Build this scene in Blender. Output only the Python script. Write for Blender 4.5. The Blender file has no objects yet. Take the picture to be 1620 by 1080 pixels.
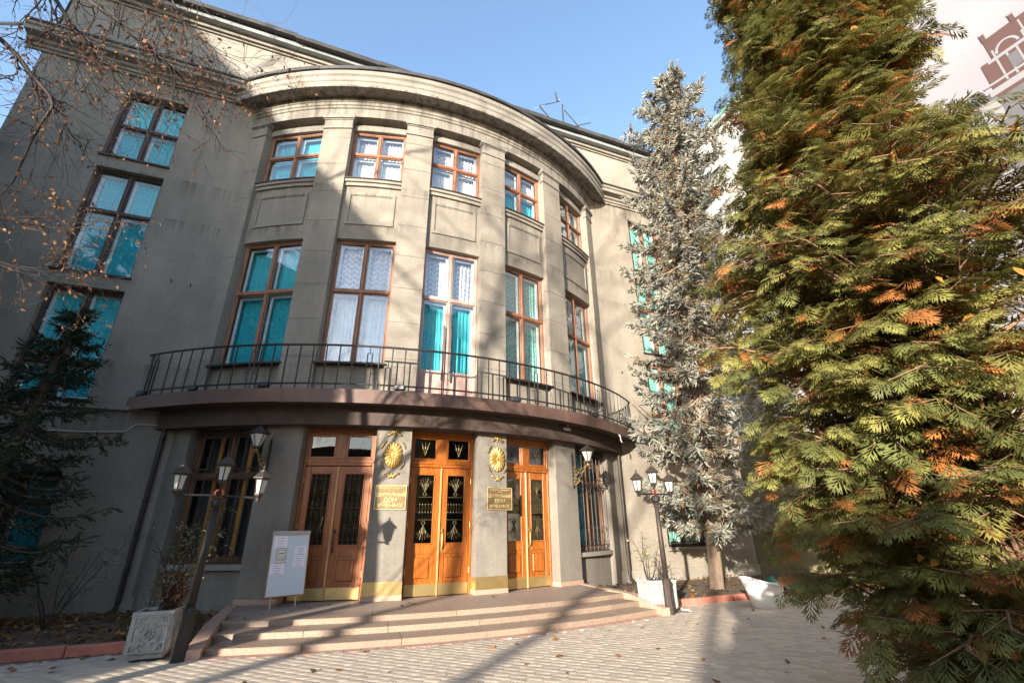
import bpy, math, random
import numpy as np
from mathutils import Matrix, Vector
random.seed(7)
RNG = np.random.default_rng(11)
PI = math.pi
sc = bpy.context.scene
col = sc.collection

# ------------------------------------------------------------------ camera
CAMP = Vector((-2.7225, -13.3904, 1.69)); YAW, PIT, ROL, FPX = 0.3813, 0.3850, -0.0117, 723.66
def cam_axes():
    fw = Vector((math.sin(YAW)*math.cos(PIT), math.cos(YAW)*math.cos(PIT), math.sin(PIT)))
    rt = Vector((math.cos(YAW), -math.sin(YAW), 0)); up = rt.cross(fw)
    r2 = rt*math.cos(ROL)+up*math.sin(ROL); u2 = -rt*math.sin(ROL)+up*math.cos(ROL)
    return r2, u2, fw
cr, cu, cf = cam_axes()
cd = bpy.data.cameras.new('camera'); cam = bpy.data.objects.new('camera', cd); col.objects.link(cam)
cam.matrix_world = Matrix(((cr.x, cu.x, -cf.x, CAMP.x), (cr.y, cu.y, -cf.y, CAMP.y), (cr.z, cu.z, -cf.z, CAMP.z), (0, 0, 0, 1)))
cd.sensor_width = 36; cd.lens = FPX/1620*36; cd.clip_end = 2000; cd.clip_start = 0.05
sc.camera = cam

# ------------------------------------------------------------------ light
SUN = Vector((0.687, 0.697, -0.213)).normalized()       # the way the light travels
ELEV = math.asin(-SUN.z); AZ = math.atan2(-SUN.x, -SUN.y)
w = bpy.data.worlds.new('World'); sc.world = w; w.use_nodes = True
wn = w.node_tree.nodes; wl = w.node_tree.links
sky = wn.new('ShaderNodeTexSky'); sky.sky_type = 'NISHITA'; sky.sun_disc = False
sky.sun_elevation = ELEV; sky.sun_rotation = AZ % (2*PI); sky.air_density = 1.0; sky.dust_density = 0.6; sky.ozone_density = 1.6
bg = wn['Background']; bg.inputs['Strength'].default_value = 0.15
wl.new(sky.outputs['Color'], bg.inputs['Color'])
sd = bpy.data.lights.new('sun', 'SUN'); sd.energy = 4.1; sd.angle = math.radians(0.53); sd.color = (1.0, 0.905, 0.77)
so = bpy.data.objects.new('sun', sd); col.objects.link(so); so.rotation_euler = SUN.to_track_quat('-Z', 'Y').to_euler(); so.location = (-30, -30, 30)
vs = sc.view_settings; vs.view_transform = 'Standard'; vs.look = 'None'; vs.exposure = 1.9; vs.gamma = 1; vs.use_curve_mapping = False

# ------------------------------------------------------------------ helpers
class MB:
    """collects faces, becomes ONE mesh"""
    def __init__(s): s.v = []; s.f = []; s.m = []
    def add(s, vs_, fs, m=0):
        o = len(s.v); s.v.extend([tuple(p) for p in vs_])
        for f in fs: s.f.append([i+o for i in f]); s.m.append(m)
    def box(s, x0, x1, y0, y1, z0, z1, m=0):
        s.add([(x0,y0,z0),(x1,y0,z0),(x1,y1,z0),(x0,y1,z0),(x0,y0,z1),(x1,y0,z1),(x1,y1,z1),(x0,y1,z1)],
              [(0,3,2,1),(4,5,6,7),(0,1,5,4),(1,2,6,5),(2,3,7,6),(3,0,4,7)], m)
    def bbox(s, x0, x1, y0, y1, z0, z1, b=0.008, m=0):
        """box with chamfered vertical and front edges"""
        def ring(z, i): return [(x0+b+i,y0+i,z),(x1-b-i,y0+i,z),(x1-i,y0+b+i,z),(x1-i,y1-b-i,z),(x1-b-i,y1-i,z),(x0+b+i,y1-i,z),(x0+i,y1-b-i,z),(x0+i,y0+b+i,z)]
        rs = [ring(z0,b*.7), ring(z0+b,0), ring(z1-b,0), ring(z1,b*.7)]
        vs_ = sum(rs, []); fs = []
        for k in range(3):
            for i in range(8): j=(i+1)%8; fs.append((k*8+i,k*8+j,k*8+8+j,k*8+8+i))
        fs += [tuple(range(7,-1,-1)), tuple(range(24,32))]
        s.add(vs_, fs, m)
    def grid(s, P, m=0, cu=False, cv=False):
        n, k = len(P), len(P[0]); fs = []
        for i in range(n if cu else n-1):
            for j in range(k if cv else k-1):
                a, b = (i+1)%n, (j+1)%k; fs.append((i*k+j, a*k+j, a*k+b, i*k+b))
        s.add([p for r in P for p in r], fs, m)
    def lathe(s, prof, n=16, c=(0,0), m=0, a0=0.0, cap=True):
        P = [[(c[0]+r*math.cos(a0+2*PI*i/n), c[1]+r*math.sin(a0+2*PI*i/n), z) for i in range(n)] for r, z in prof]
        o = len(s.v); s.add([p for r in P for p in r], [], m)
        for k in range(len(P)-1):
            for i in range(n): j=(i+1)%n; s.f.append([o+k*n+i,o+k*n+j,o+k*n+n+j,o+k*n+n+i]); s.m.append(m)
        if cap:
            s.f.append([o+i for i in range(n)][::-1]); s.m.append(m)
            s.f.append([o+(len(P)-1)*n+i for i in range(n)]); s.m.append(m)
    def tube(s, pts, r, n=5, m=0, closed=False):
        pts = [Vector(p) for p in pts]; N = len(pts); P = []
        rr = r if hasattr(r, '__len__') else [r]*N
        ref = Vector((0.13, 0.31, 0.94))
        for i, p in enumerate(pts):
            t = (pts[(i+1)%N if closed else min(i+1,N-1)]-pts[(i-1)%N if closed else max(i-1,0)])
            t = t.normalized() if t.length > 1e-9 else Vector((0,0,1))
            a = t.cross(ref); a = a.normalized() if a.length > 1e-4 else t.cross(Vector((1,0,0))).normalized()
            b = t.cross(a)
            P.append([tuple(p+(a*math.cos(2*PI*k/n)+b*math.sin(2*PI*k/n))*rr[i]) for k in range(n)])
        s.grid(P, m, cu=closed, cv=True)
        if not closed:
            o = len(s.v)-N*n
            s.f.append([o+k for k in range(n)]); s.m.append(m); s.f.append([o+(N-1)*n+k for k in range(n)][::-1]); s.m.append(m)
    def prism(s, poly, z0, z1, m=0):
        n = len(poly); s.add([(x,y,z0) for x,y in poly]+[(x,y,z1) for x,y in poly],
            [tuple(range(n-1,-1,-1)), tuple(range(n,2*n))]+[(i,(i+1)%n,n+(i+1)%n,n+i) for i in range(n)], m)
    def mesh(s, name, mats, smooth=False):
        me = bpy.data.meshes.new(name); me.from_pydata(s.v, [], s.f)
        for mt in (mats if isinstance(mats, (list, tuple)) else [mats]): me.materials.append(mt)
        me.polygons.foreach_set('material_index', s.m)
        if smooth: me.polygons.foreach_set('use_smooth', [True]*len(s.f))
        me.update(); return me
    def build(s, name, mats, parent=None, smooth=False): return link(name, s.mesh(name, mats, smooth), parent)

def link(name, me, parent=None):
    o = bpy.data.objects.new(name, me); col.objects.link(o)
    if parent: o.parent = parent
    return o
def tag(o, label=None, cat=None, group=None, kind=None):
    for k, v in (('label', label), ('category', cat), ('group', group), ('kind', kind)):
        if v: o[k] = v
    return o
def empty(name, loc=(0,0,0), rz=0.0, parent=None):
    o = bpy.data.objects.new(name, None); col.objects.link(o); o.location = loc; o.rotation_euler = (0,0,rz); o.empty_display_size = .3
    if parent: o.parent = parent
    return o
def copy_tree(o, parent=None):
    c = o.copy(); col.objects.link(c)
    if parent: c.parent = parent
    for ch in list(o.children): copy_tree(ch, c)
    return c
def np_mesh(name, V, F, mats, tint=None, midx=None, smooth=False):
    me = bpy.data.meshes.new(name); V = np.asarray(V, np.float32); F = np.asarray(F, np.int32)
    n, k = F.shape
    me.vertices.add(len(V)); me.vertices.foreach_set('co', V.ravel())
    me.loops.add(n*k); me.loops.foreach_set('vertex_index', F.ravel())
    me.polygons.add(n); me.polygons.foreach_set('loop_start', np.arange(0, n*k, k, dtype=np.int32))
    for mt in mats: me.materials.append(mt)
    if midx is not None: me.polygons.foreach_set('material_index', np.asarray(midx, np.int32))
    if smooth: me.polygons.foreach_set('use_smooth', np.ones(n, bool))
    if tint is not None:
        at = me.attributes.new('tint', 'FLOAT_COLOR', 'POINT'); c = np.ones((len(V), 4), np.float32); c[:, :3] = tint
        at.data.foreach_set('color', c.ravel())
    me.update(calc_edges=True); me.validate(); return me
def frames(d, roll):
    """rotation matrices with x along d, rolled about it"""
    d = d/np.linalg.norm(d, axis=1, keepdims=True)
    up = np.zeros_like(d); up[:, 2] = 1; up[np.abs(d[:, 2]) > .97] = (1, 0, 0)
    y = np.cross(up, d); y /= np.linalg.norm(y, axis=1, keepdims=True); z = np.cross(d, y)
    c, s_ = np.cos(roll)[:, None], np.sin(roll)[:, None]
    return np.stack([d, y*c+z*s_, z*c-y*s_], -1)
def scatter(T, TF, Rm, pos, scale, tint):
    """many copies of a small template as arrays"""
    n, k = len(pos), len(T)
    V = np.einsum('nij,kj->nki', Rm, T)*scale[:, None, None]+pos[:, None, :]
    F = (TF[None]+(np.arange(n)*k)[:, None, None]).reshape(-1, TF.shape[1])
    return V.reshape(-1, 3), F, np.repeat(tint, k, axis=0)
def seg_mesh(segs, n):
    """tapered prisms along [p0,p1,r0,r1] rows"""
    S = np.asarray(segs, float); a, b = S[:, :3], S[:, 3:6]; Rm = frames(b-a+1e-9, np.zeros(len(S)))
    ang = np.arange(n)*2*PI/n; ring = np.stack([np.zeros(n), np.cos(ang), np.sin(ang)], -1)
    o = np.einsum('nij,kj->nki', Rm, ring)
    V = np.concatenate([a[:, None]+o*S[:, 6, None, None], b[:, None]+o*S[:, 7, None, None]], 1).reshape(-1, 3)
    i = np.arange(n); j = (i+1) % n; q = np.stack([i, j, j+n, i+n], -1)
    return V, (q[None]+(np.arange(len(S))*2*n)[:, None, None]).reshape(-1, 4)

# ------------------------------------------------------------------ materials
def mat(name): 
    m = bpy.data.materials.new(name); m.use_nodes = True; return m, m.node_tree.nodes, m.node_tree.links, m.node_tree.nodes['Principled BSDF']
def simple(name, c, rough=.6, metal=0.0, noise=0.0, nscale=6.0, bump=0.0, bscale=60.0, spec=.5, c2=None, stretch=None, rand=0.0):
    m, n, l, b = mat(name); b.inputs['Roughness'].default_value = rough; b.inputs['Metallic'].default_value = metal
    b.inputs['Specular IOR Level'].default_value = spec
    tc = n.new('ShaderNodeTexCoord'); src = tc.outputs['Object']
    if stretch:
        mp = n.new('ShaderNodeMapping'); mp.inputs['Scale'].default_value = stretch; l.new(src, mp.inputs['Vector']); src = mp.outputs['Vector']
    colr = None
    if noise or c2:
        nt = n.new('ShaderNodeTexNoise'); nt.inputs['Scale'].default_value = nscale; nt.inputs['Detail'].default_value = 6; nt.inputs['Roughness'].default_value = .62; l.new(src, nt.inputs['Vector'])
        rp = n.new('ShaderNodeValToRGB'); rp.color_ramp.elements[0].position = .3; rp.color_ramp.elements[1].position = .72
        d = c2 if c2 else tuple(max(0, x*(1-noise)) for x in c); e = c if c2 else tuple(min(1, x*(1+noise)) for x in c)
        rp.color_ramp.elements[0].color = (*d, 1); rp.color_ramp.elements[1].color = (*e, 1)
        l.new(nt.outputs['Fac'], rp.inputs['Fac']); colr = rp.outputs['Color']
    if rand:
        oi = n.new('ShaderNodeObjectInfo'); hs = n.new('ShaderNodeHueSaturation'); mr = n.new('ShaderNodeMapRange')
        mr.inputs['To Min'].default_value = 1-rand; mr.inputs['To Max'].default_value = 1+rand; l.new(oi.outputs['Random'], mr.inputs['Value']); l.new(mr.outputs['Result'], hs.inputs['Value'])
        if colr: l.new(colr, hs.inputs['Color'])
        else: hs.inputs['Color'].default_value = (*c, 1)
        colr = hs.outputs['Color']
    if colr: l.new(colr, b.inputs['Base Color'])
    else: b.inputs['Base Color'].default_value = (*c, 1)
    if bump:
        n2 = n.new('ShaderNodeTexNoise'); n2.inputs['Scale'].default_value = bscale; n2.inputs['Detail'].default_value = 5; l.new(src, n2.inputs['Vector'])
        bp = n.new('ShaderNodeBump'); bp.inputs['Strength'].default_value = bump; bp.inputs['Distance'].default_value = .02
        l.new(n2.outputs['Fac'], bp.inputs['Height']); l.new(bp.outputs['Normal'], b.inputs['Normal'])
    return m
def stucco(name, c, streak=.35, grain=1.0):
    """rough-cast render: fine grain, broad blotches and vertical rain streaks"""
    m, n, l, b = mat(name); b.inputs['Roughness'].default_value = .92; b.inputs['Specular IOR Level'].default_value = .25
    tc = n.new('ShaderNodeTexCoord')
    def noise(scale, det, stretch=None, rough=.6):
        t = n.new('ShaderNodeTexNoise'); t.inputs['Scale'].default_value = scale; t.inputs['Detail'].default_value = det; t.inputs['Roughness'].default_value = rough
        src = tc.outputs['Object']
        if stretch:
            mp = n.new('ShaderNodeMapping'); mp.inputs['Scale'].default_value = stretch; l.new(src, mp.inputs['Vector']); src = mp.outputs['Vector']
        l.new(src, t.inputs['Vector']); return t.outputs['Fac']
    def rng(v, a, b_, lo, hi):
        r = n.new('ShaderNodeMapRange'); r.inputs['From Min'].default_value = a; r.inputs['From Max'].default_value = b_; r.inputs['To Min'].default_value = lo; r.inputs['To Max'].default_value = hi; l.new(v, r.inputs['Value']); return r.outputs['Result']
    def mul(a, b_):
        x = n.new('ShaderNodeMath'); x.operation = 'MULTIPLY'; l.new(a, x.inputs[0]); l.new(b_, x.inputs[1]); return x.outputs[0]
    big = rng(noise(.55, 6, None, .66), .3, .7, .78, 1.14)
    stk = rng(noise(1.9, 6, (1, 1, .16), .72), .36, .68, 1-streak*.40, 1.05)
    fine = rng(noise(13*grain, 7, (1, 1, 1.6), .82), .28, .72, .80, 1.18)
    sp = n.new('ShaderNodeSeparateXYZ'); l.new(tc.outputs['Object'], sp.inputs[0]); drip = rng(noise(5.0, 5, (1, 1, .045), .7), .46, .62, 0, 1); tot = None
    for z0, ln in ((14.55, 1.5), (11.17, .8), (9.80, .45), (4.35, .8), (5.52, .6)):
        r = n.new('ShaderNodeMapRange'); r.inputs['From Min'].default_value = z0-ln; r.inputs['From Max'].default_value = z0; l.new(sp.outputs['Z'], r.inputs['Value'])
        lt = n.new('ShaderNodeMath'); lt.operation = 'LESS_THAN'; lt.inputs[1].default_value = z0+.02; l.new(sp.outputs['Z'], lt.inputs[0]); x = mul(r.outputs['Result'], lt.outputs[0])
        if tot is None: tot = x
        else: ad = n.new('ShaderNodeMath'); ad.operation = 'ADD'; l.new(tot, ad.inputs[0]); l.new(x, ad.inputs[1]); tot = ad.outputs[0]
    dirt = rng(mul(tot, drip), 0, 1, 1, 1-streak*1.15)
    v = mul(mul(mul(big, stk), fine), dirt)
    hs = n.new('ShaderNodeHueSaturation'); hs.inputs['Color'].default_value = (*c, 1); l.new(v, hs.inputs['Value'])
    l.new(hs.outputs['Color'], b.inputs['Base Color'])
    bp = n.new('ShaderNodeBump'); bp.inputs['Strength'].default_value = .55; bp.inputs['Distance'].default_value = .012
    l.new(noise(55*grain, 4, None, .75), bp.inputs['Height']); l.new(bp.outputs['Normal'], b.inputs['Normal'])
    return m
def glass(name, boost=2.2, base=.03, tintc=(1,1,1)):
    m, n, l, b = mat(name); n.remove(b); out = n['Material Output']
    tr = n.new('ShaderNodeBsdfTransparent'); tr.inputs['Color'].default_value = (*tintc, 1)
    gl = n.new('ShaderNodeBsdfGlossy'); gl.inputs['Roughness'].default_value = .015; gl.inputs['Color'].default_value = (.92, .95, 1, 1)
    lw = n.new('ShaderNodeLayerWeight'); lw.inputs['Blend'].default_value = .5; pw = n.new('ShaderNodeMath'); pw.operation = 'POWER'; pw.inputs[1].default_value = 5; l.new(lw.outputs['Facing'], pw.inputs[0])   # Schlick, the same from both sides
    fr = n.new('ShaderNodeMath'); fr.operation = 'MULTIPLY_ADD'; fr.inputs[1].default_value = .96; fr.inputs[2].default_value = .04; l.new(pw.outputs[0], fr.inputs[0])
    ma = n.new('ShaderNodeMath'); ma.operation = 'MULTIPLY_ADD'; ma.use_clamp = True; ma.inputs[1].default_value = boost; ma.inputs[2].default_value = base; l.new(fr.outputs[0], ma.inputs[0])
    tc = n.new('ShaderNodeTexCoord'); nt = n.new('ShaderNodeTexNoise'); nt.inputs['Scale'].default_value = 1.4; nt.inputs['Detail'].default_value = 1; l.new(tc.outputs['Object'], nt.inputs['Vector'])
    bp = n.new('ShaderNodeBump'); bp.inputs['Strength'].default_value = .12; bp.inputs['Distance'].default_value = .05; l.new(nt.outputs['Fac'], bp.inputs['Height']); l.new(bp.outputs['Normal'], gl.inputs['Normal'])
    mx = n.new('ShaderNodeMixShader'); l.new(ma.outputs[0], mx.inputs[0]); l.new(tr.outputs[0], mx.inputs[1]); l.new(gl.outputs[0], mx.inputs[2]); l.new(mx.outputs[0], out.inputs['Surface'])
    return m
def leafy(name, trans=.35, rough=.6, spec=.3, gain=1.0):
    """leaf colour from the mesh's own 'tint' attribute, part translucent"""
    m, n, l, b = mat(name); at = n.new('ShaderNodeAttribute'); at.attribute_name = 'tint'
    b.inputs['Roughness'].default_value = rough; b.inputs['Specular IOR Level'].default_value = spec; l.new(at.outputs['Color'], b.inputs['Base Color'])
    tl = n.new('ShaderNodeBsdfTranslucent'); l.new(at.outputs['Color'], tl.inputs['Color'])
    mx = n.new('ShaderNodeMixShader'); mx.inputs[0].default_value = trans; l.new(b.outputs[0], mx.inputs[1]); l.new(tl.outputs[0], mx.inputs[2]); l.new(mx.outputs[0], n['Material Output'].inputs['Surface'])
    return m
def cloth(name, c, wave=0.0):
    """thin curtain; wave > 0 draws festoons of lace"""
    m, n, l, b = mat(name); b.inputs['Roughness'].default_value = .9; b.inputs['Specular IOR Level'].default_value = .1
    tc = n.new('ShaderNodeTexCoord'); sp = n.new('ShaderNodeSeparateXYZ'); l.new(tc.outputs['Object'], sp.inputs[0])
    def M_(op, a, b_=None):
        x = n.new('ShaderNodeMath'); x.operation = op
        for i, v in enumerate((a, b_)):
            if v is None: continue
            if isinstance(v, (int, float)): x.inputs[i].default_value = v
            else: l.new(v, x.inputs[i])
        return x.outputs[0]
    nt = n.new('ShaderNodeTexNoise'); nt.inputs['Scale'].default_value = 5; nt.inputs['Detail'].default_value = 4; l.new(tc.outputs['Object'], nt.inputs['Vector'])
    sw = M_('MULTIPLY', M_('ABSOLUTE', M_('SINE', M_('MULTIPLY', sp.outputs['X'], 15.0))), .10)
    fr = M_('FRACT', M_('ADD', M_('MULTIPLY', M_('SUBTRACT', sp.outputs['Z'], sw), 6.0), M_('MULTIPLY', nt.outputs['Fac'], .8)))
    v = M_('ADD', M_('MULTIPLY', M_('MULTIPLY', fr, fr), wave), M_('ADD', M_('MULTIPLY', nt.outputs['Fac'], .35), .82-wave*.75))
    hs = n.new('ShaderNodeHueSaturation'); hs.inputs['Color'].default_value = (*c, 1); l.new(v, hs.inputs['Value']); l.new(hs.outputs['Color'], b.inputs['Base Color'])
    tl = n.new('ShaderNodeBsdfTranslucent'); l.new(hs.outputs['Color'], tl.inputs['Color']); mx = n.new('ShaderNodeMixShader'); mx.inputs[0].default_value = .15
    l.new(b.outputs[0], mx.inputs[1]); l.new(tl.outputs[0], mx.inputs[2]); l.new(mx.outputs[0], n['Material Output'].inputs['Surface']); return m
def wood(name, c, c2, rough=.35, sc_=(14, 14, 1.1), coat=.3, rand=.0):
    m, n, l, b = mat(name); b.inputs['Roughness'].default_value = rough; b.inputs['Coat Weight'].default_value = coat; b.inputs['Coat Roughness'].default_value = .25
    tc = n.new('ShaderNodeTexCoord'); mp = n.new('ShaderNodeMapping'); mp.inputs['Scale'].default_value = sc_; l.new(tc.outputs['Object'], mp.inputs['Vector'])
    nt = n.new('ShaderNodeTexNoise'); nt.inputs['Scale'].default_value = 2.0; nt.inputs['Detail'].default_value = 7; nt.inputs['Distortion'].default_value = .8; l.new(mp.outputs['Vector'], nt.inputs['Vector'])
    rp = n.new('ShaderNodeValToRGB'); rp.color_ramp.elements[0].position = .32; rp.color_ramp.elements[1].position = .68; rp.color_ramp.elements[0].color = (*c2, 1); rp.color_ramp.elements[1].color = (*c, 1)
    l.new(nt.outputs['Fac'], rp.inputs['Fac']); l.new(rp.outputs['Color'], b.inputs['Base Color'])
    bp = n.new('ShaderNodeBump'); bp.inputs['Strength'].default_value = .12; bp.inputs['Distance'].default_value = .004; l.new(nt.outputs['Fac'], bp.inputs['Height']); l.new(bp.outputs['Normal'], b.inputs['Normal'])
    return m
M = {}
M['stucco'] = stucco('stucco', (.275, .241, .199))
M['stucco_trim'] = stucco('stucco_trim', (.285, .258, .22), .5, 1.3)
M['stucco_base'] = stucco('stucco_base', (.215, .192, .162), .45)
M['stucco_light'] = stucco('stucco_light', (.30, .272, .232), .2, 1.2)
M['white_wall'] = stucco('white_wall', (.46, .45, .43), .08)
M['khaki_wall'] = stucco('khaki_wall', (.30, .25, .14), .2)
M['brown_metal'] = simple('brown_metal', (.15, .085, .06), .55, .25, c2=(.085, .055, .05), nscale=2.2, bump=.25, bscale=5, rand=.18)
M['dark_roof'] = simple('dark_roof', (.045, .042, .04), .6, .1, noise=.4, nscale=3, rand=.3)
M['gutter'] = simple('gutter', (.26, .28, .28), .5, .1, noise=.25, nscale=2)
M['soffit'] = simple('soffit', (.065, .043, .034), .8, noise=.3, nscale=3, bump=.2, bscale=20)
M['door_wood'] = wood('door_wood', (.40, .12, .013), (.20, .05, .006), .42, coat=.12)
M['door_wood_dark'] = wood('door_wood_dark', (.34, .105, .022), (.17, .048, .012), .45, coat=.08)
M['pale_wood'] = wood('pale_wood', (.55, .28, .12), (.42, .19, .07))
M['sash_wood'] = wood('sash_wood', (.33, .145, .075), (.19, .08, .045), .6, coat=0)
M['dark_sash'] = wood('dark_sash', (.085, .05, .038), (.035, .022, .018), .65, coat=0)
M['pink_wood'] = wood('pink_wood', (.50, .33, .28), (.40, .25, .21), .6, coat=0)
M['white_sash'] = simple('white_sash', (.62, .66, .64), .5, noise=.12, nscale=9)
M['brass'] = simple('brass', (.62, .46, .20), .42, .85, c2=(.48, .35, .15), nscale=5, bump=.08, bscale=90)
M['plaque_brass'] = simple('plaque_brass', (.30, .215, .105), .45, .6, c2=(.20, .14, .07), nscale=7)
M['letter_brass'] = simple('letter_brass', (.72, .56, .28), .4, .6)
M['gold'] = simple('gold', (.60, .40, .13), .38, .6, c2=(.42, .26, .07), nscale=24)
M['gold_paint'] = simple('gold_paint', (.30, .21, .085), .5, .4, c2=(.11, .08, .04), nscale=18)
M['grille_brass'] = simple('grille_brass', (.13, .095, .04), .5, .4, c2=(.06, .045, .02), nscale=18)
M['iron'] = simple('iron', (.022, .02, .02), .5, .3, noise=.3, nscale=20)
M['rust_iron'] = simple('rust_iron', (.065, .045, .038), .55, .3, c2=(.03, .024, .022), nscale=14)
M['glass'] = glass('window_glass', 1.3, .01, (.93, .97, .96))
M['bow_glass'] = glass('bow_window_glass', 2.4, .05, (.95, .97, .97))
M['door_glass'] = glass('door_glass', 1.5, .02)
M['lantern_glass'] = simple('lantern_glass', (.46, .49, .47), .3, noise=.10, nscale=8)
M['teal'] = cloth('teal_curtain', (.10, .62, .70), .12)
M['teal_deep'] = cloth('teal_deep_curtain', (.05, .50, .58), .22)
M['green_teal'] = cloth('green_teal_curtain', (.26, .58, .50), .35)
M['white_lace'] = cloth('white_lace_curtain', (.80, .80, .88), .5)
M['plain_white'] = cloth('plain_white_curtain', (.78, .84, .90), .06)
M['amber_cloth'] = cloth('amber_curtain', (.45, .22, .05), .2)
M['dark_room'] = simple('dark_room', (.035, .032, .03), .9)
M['granite'] = simple('granite', (.31, .225, .165), .62, c2=(.21, .15, .11), nscale=26, bump=.15, bscale=90, rand=.10)
M['granite_top'] = simple('granite_top', (.30, .235, .19), .6, c2=(.22, .165, .135), nscale=9, bump=.1, bscale=60)
M['pink_stone'] = simple('pink_stone', (.42, .28, .21), .65, c2=(.31, .20, .145), nscale=30, rand=.08)
M['paver'] = simple('paver', (.57, .475, .37), .85, c2=(.45, .37, .285), nscale=7, bump=.25, bscale=70, rand=.10)
M['paver_red'] = simple('paver_red', (.40, .245, .19), .85, c2=(.34, .19, .145), nscale=9, bump=.3, bscale=70)
M['joint'] = simple('joint_sand', (.20, .17, .14), .95, noise=.3, nscale=5, bump=.5, bscale=40)
M['kerb_red'] = simple('kerb_red', (.44, .165, .115), .85, c2=(.32, .115, .08), nscale=9, bump=.3, bscale=50, rand=.12)
M['soil'] = simple('soil', (.14, .10, .07), 1, c2=(.06, .042, .03), nscale=4, bump=1, bscale=18)
M['concrete_white'] = simple('concrete_white', (.38, .38, .36), .8, c2=(.24, .25, .24), nscale=7, bump=.35, bscale=60)
M['tub_white'] = simple('tub_white', (.82, .82, .80), .35, c2=(.72, .71, .68), nscale=3)
M['board_white'] = simple('board_white', (.58, .64, .70), .3)
M['alu'] = simple('aluminium', (.5, .51, .53), .4, .7)
M['paper'] = simple('paper', (.80, .77, .84), .7)
M['paper_cream'] = simple('paper_cream', (.72, .70, .60), .6)
M['ink'] = simple('ink', (.05, .05, .06), .7)
M['grey_ink'] = simple('grey_ink', (.36, .35, .42), .7)
M['black_plastic'] = simple('black_plastic', (.025, .026, .03), .45)
M['lens'] = simple('lens_glass', (.10, .12, .16), .1)
M['cable_white'] = simple('cable_white', (.5, .48, .44), .6)
M['red_paint'] = simple('red_paint', (.45, .09, .05), .5)
M['green_trim'] = simple('green_trim', (.20, .45, .36), .5)
M['green_tarp'] = simple('green_tarp', (.03, .22, .13), .5)
M['bark'] = simple('bark', (.12, .085, .065), .9, c2=(.05, .036, .03), nscale=10, bump=.9, bscale=22, stretch=(1, 1, .25))
M['bark_pale'] = simple('bark_pale', (.34, .25, .18), .9, c2=(.20, .14, .10), nscale=14, bump=.9, bscale=30, stretch=(1, 1, .35))
M['bark_red'] = simple('bark_red', (.30, .17, .10), .9, c2=(.16, .085, .05), nscale=12, bump=.9, bscale=24, stretch=(1, 1, .15))
M['twig'] = simple('twig', (.04, .029, .026), .85, noise=.3, nscale=8)
M['birch'] = simple('birch_bark', (.74, .71, .68), .7, c2=(.30, .27, .25), nscale=5, stretch=(1, 1, 3))
M['birch_twig'] = simple('birch_twig', (.16, .085, .075), .8)
M['leaf'] = leafy('leaf', .35); M['needle'] = leafy('needle', .12, .55)
M['print'] = leafy('banner_print', 0.0, .75, .2)
M['annex'] = stucco('annex_wall', (.34, .29, .24), .2)

# ------------------------------------------------------------------ the building
R, CY = 10.296, 8.191            # plan circle of the bow front
PZ = 0.255                       # porch level
IN, OUT, END = (.082, .162), (.326, .411), .600
def B(th, r, z): return (r*math.sin(th), CY-r*math.cos(th), z)
def flat(x, d, z): return (x, d, z)
def bowmap(r0): return lambda u, d, z: B(u, r0-d, z)
def wall(mb, mp, u0, u1, z0, z1, holes, depth, du, m=0):
    """a wall with real openings and reveals; mp(u, depth, z) gives the point"""
    us = {u0, u1}; zs = {z0, z1}
    for a, b, c, d in holes: us |= {a, b}; zs |= {c, d}
    us = sorted(us); zs = sorted(zs); uu = []
    for a, b in zip(us, us[1:]):
        k = max(1, math.ceil((b-a)/du)); uu += [a+(b-a)*i/k for i in range(k)]
    uu.append(us[-1])
    for a, b in zip(uu, uu[1:]):
        for c, d in zip(zs, zs[1:]):
            x, y = (a+b)/2, (c+d)/2
            if any(h[0] < x < h[1] and h[2] < y < h[3] for h in holes): continue
            mb.add([mp(a,0,c), mp(b,0,c), mp(b,0,d), mp(a,0,d)], [(0,1,2,3)], m)
    for a, b, c, d in holes:
        k = max(1, math.ceil((b-a)/du)); xs = [a+(b-a)*i/k for i in range(k+1)]
        for s, t in zip(xs, xs[1:]):
            mb.add([mp(s,0,d), mp(t,0,d), mp(t,depth,d), mp(s,depth,d)], [(0,1,2,3)], m)
            mb.add([mp(s,depth,c), mp(t,depth,c), mp(t,0,c), mp(s,0,c)], [(0,1,2,3)], m)
        mb.add([mp(a,0,c), mp(a,0,d), mp(a,depth,d), mp(a,depth,c)], [(0,1,2,3)], m)
        mb.add([mp(b,depth,c), mp(b,depth,d), mp(b,0,d), mp(b,0,c)], [(0,1,2,3)], m)
def bowbox(mb, t0, t1, r0, r1, z0, z1, dt=.03, m=0):
    k = max(1, math.ceil((t1-t0)/dt)); P = []
    for i in range(k+1):
        t = t0+(t1-t0)*i/k; P.append([B(t,r1,z0), B(t,r1,z1), B(t,r0,z1), B(t,r0,z0)])
    mb.grid(P, m, cv=True); o = len(mb.v)-4*(k+1)
    mb.f.append([o, o+1, o+2, o+3]); mb.m.append(m); e = o+4*k; mb.f.append([e+3, e+2, e+1, e]); mb.m.append(m)
def bowsweep(mb, prof, t0, t1, dt=.02, m=0):
    k = math.ceil((t1-t0)/dt)
    mb.grid([[B(t0+(t1-t0)*i/k, r, z) for r, z in prof] for i in range(k+1)], m)
def place(o, th, r, z): o.location = B(th, r, z); o.rotation_euler = (0, 0, th); return o

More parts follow.
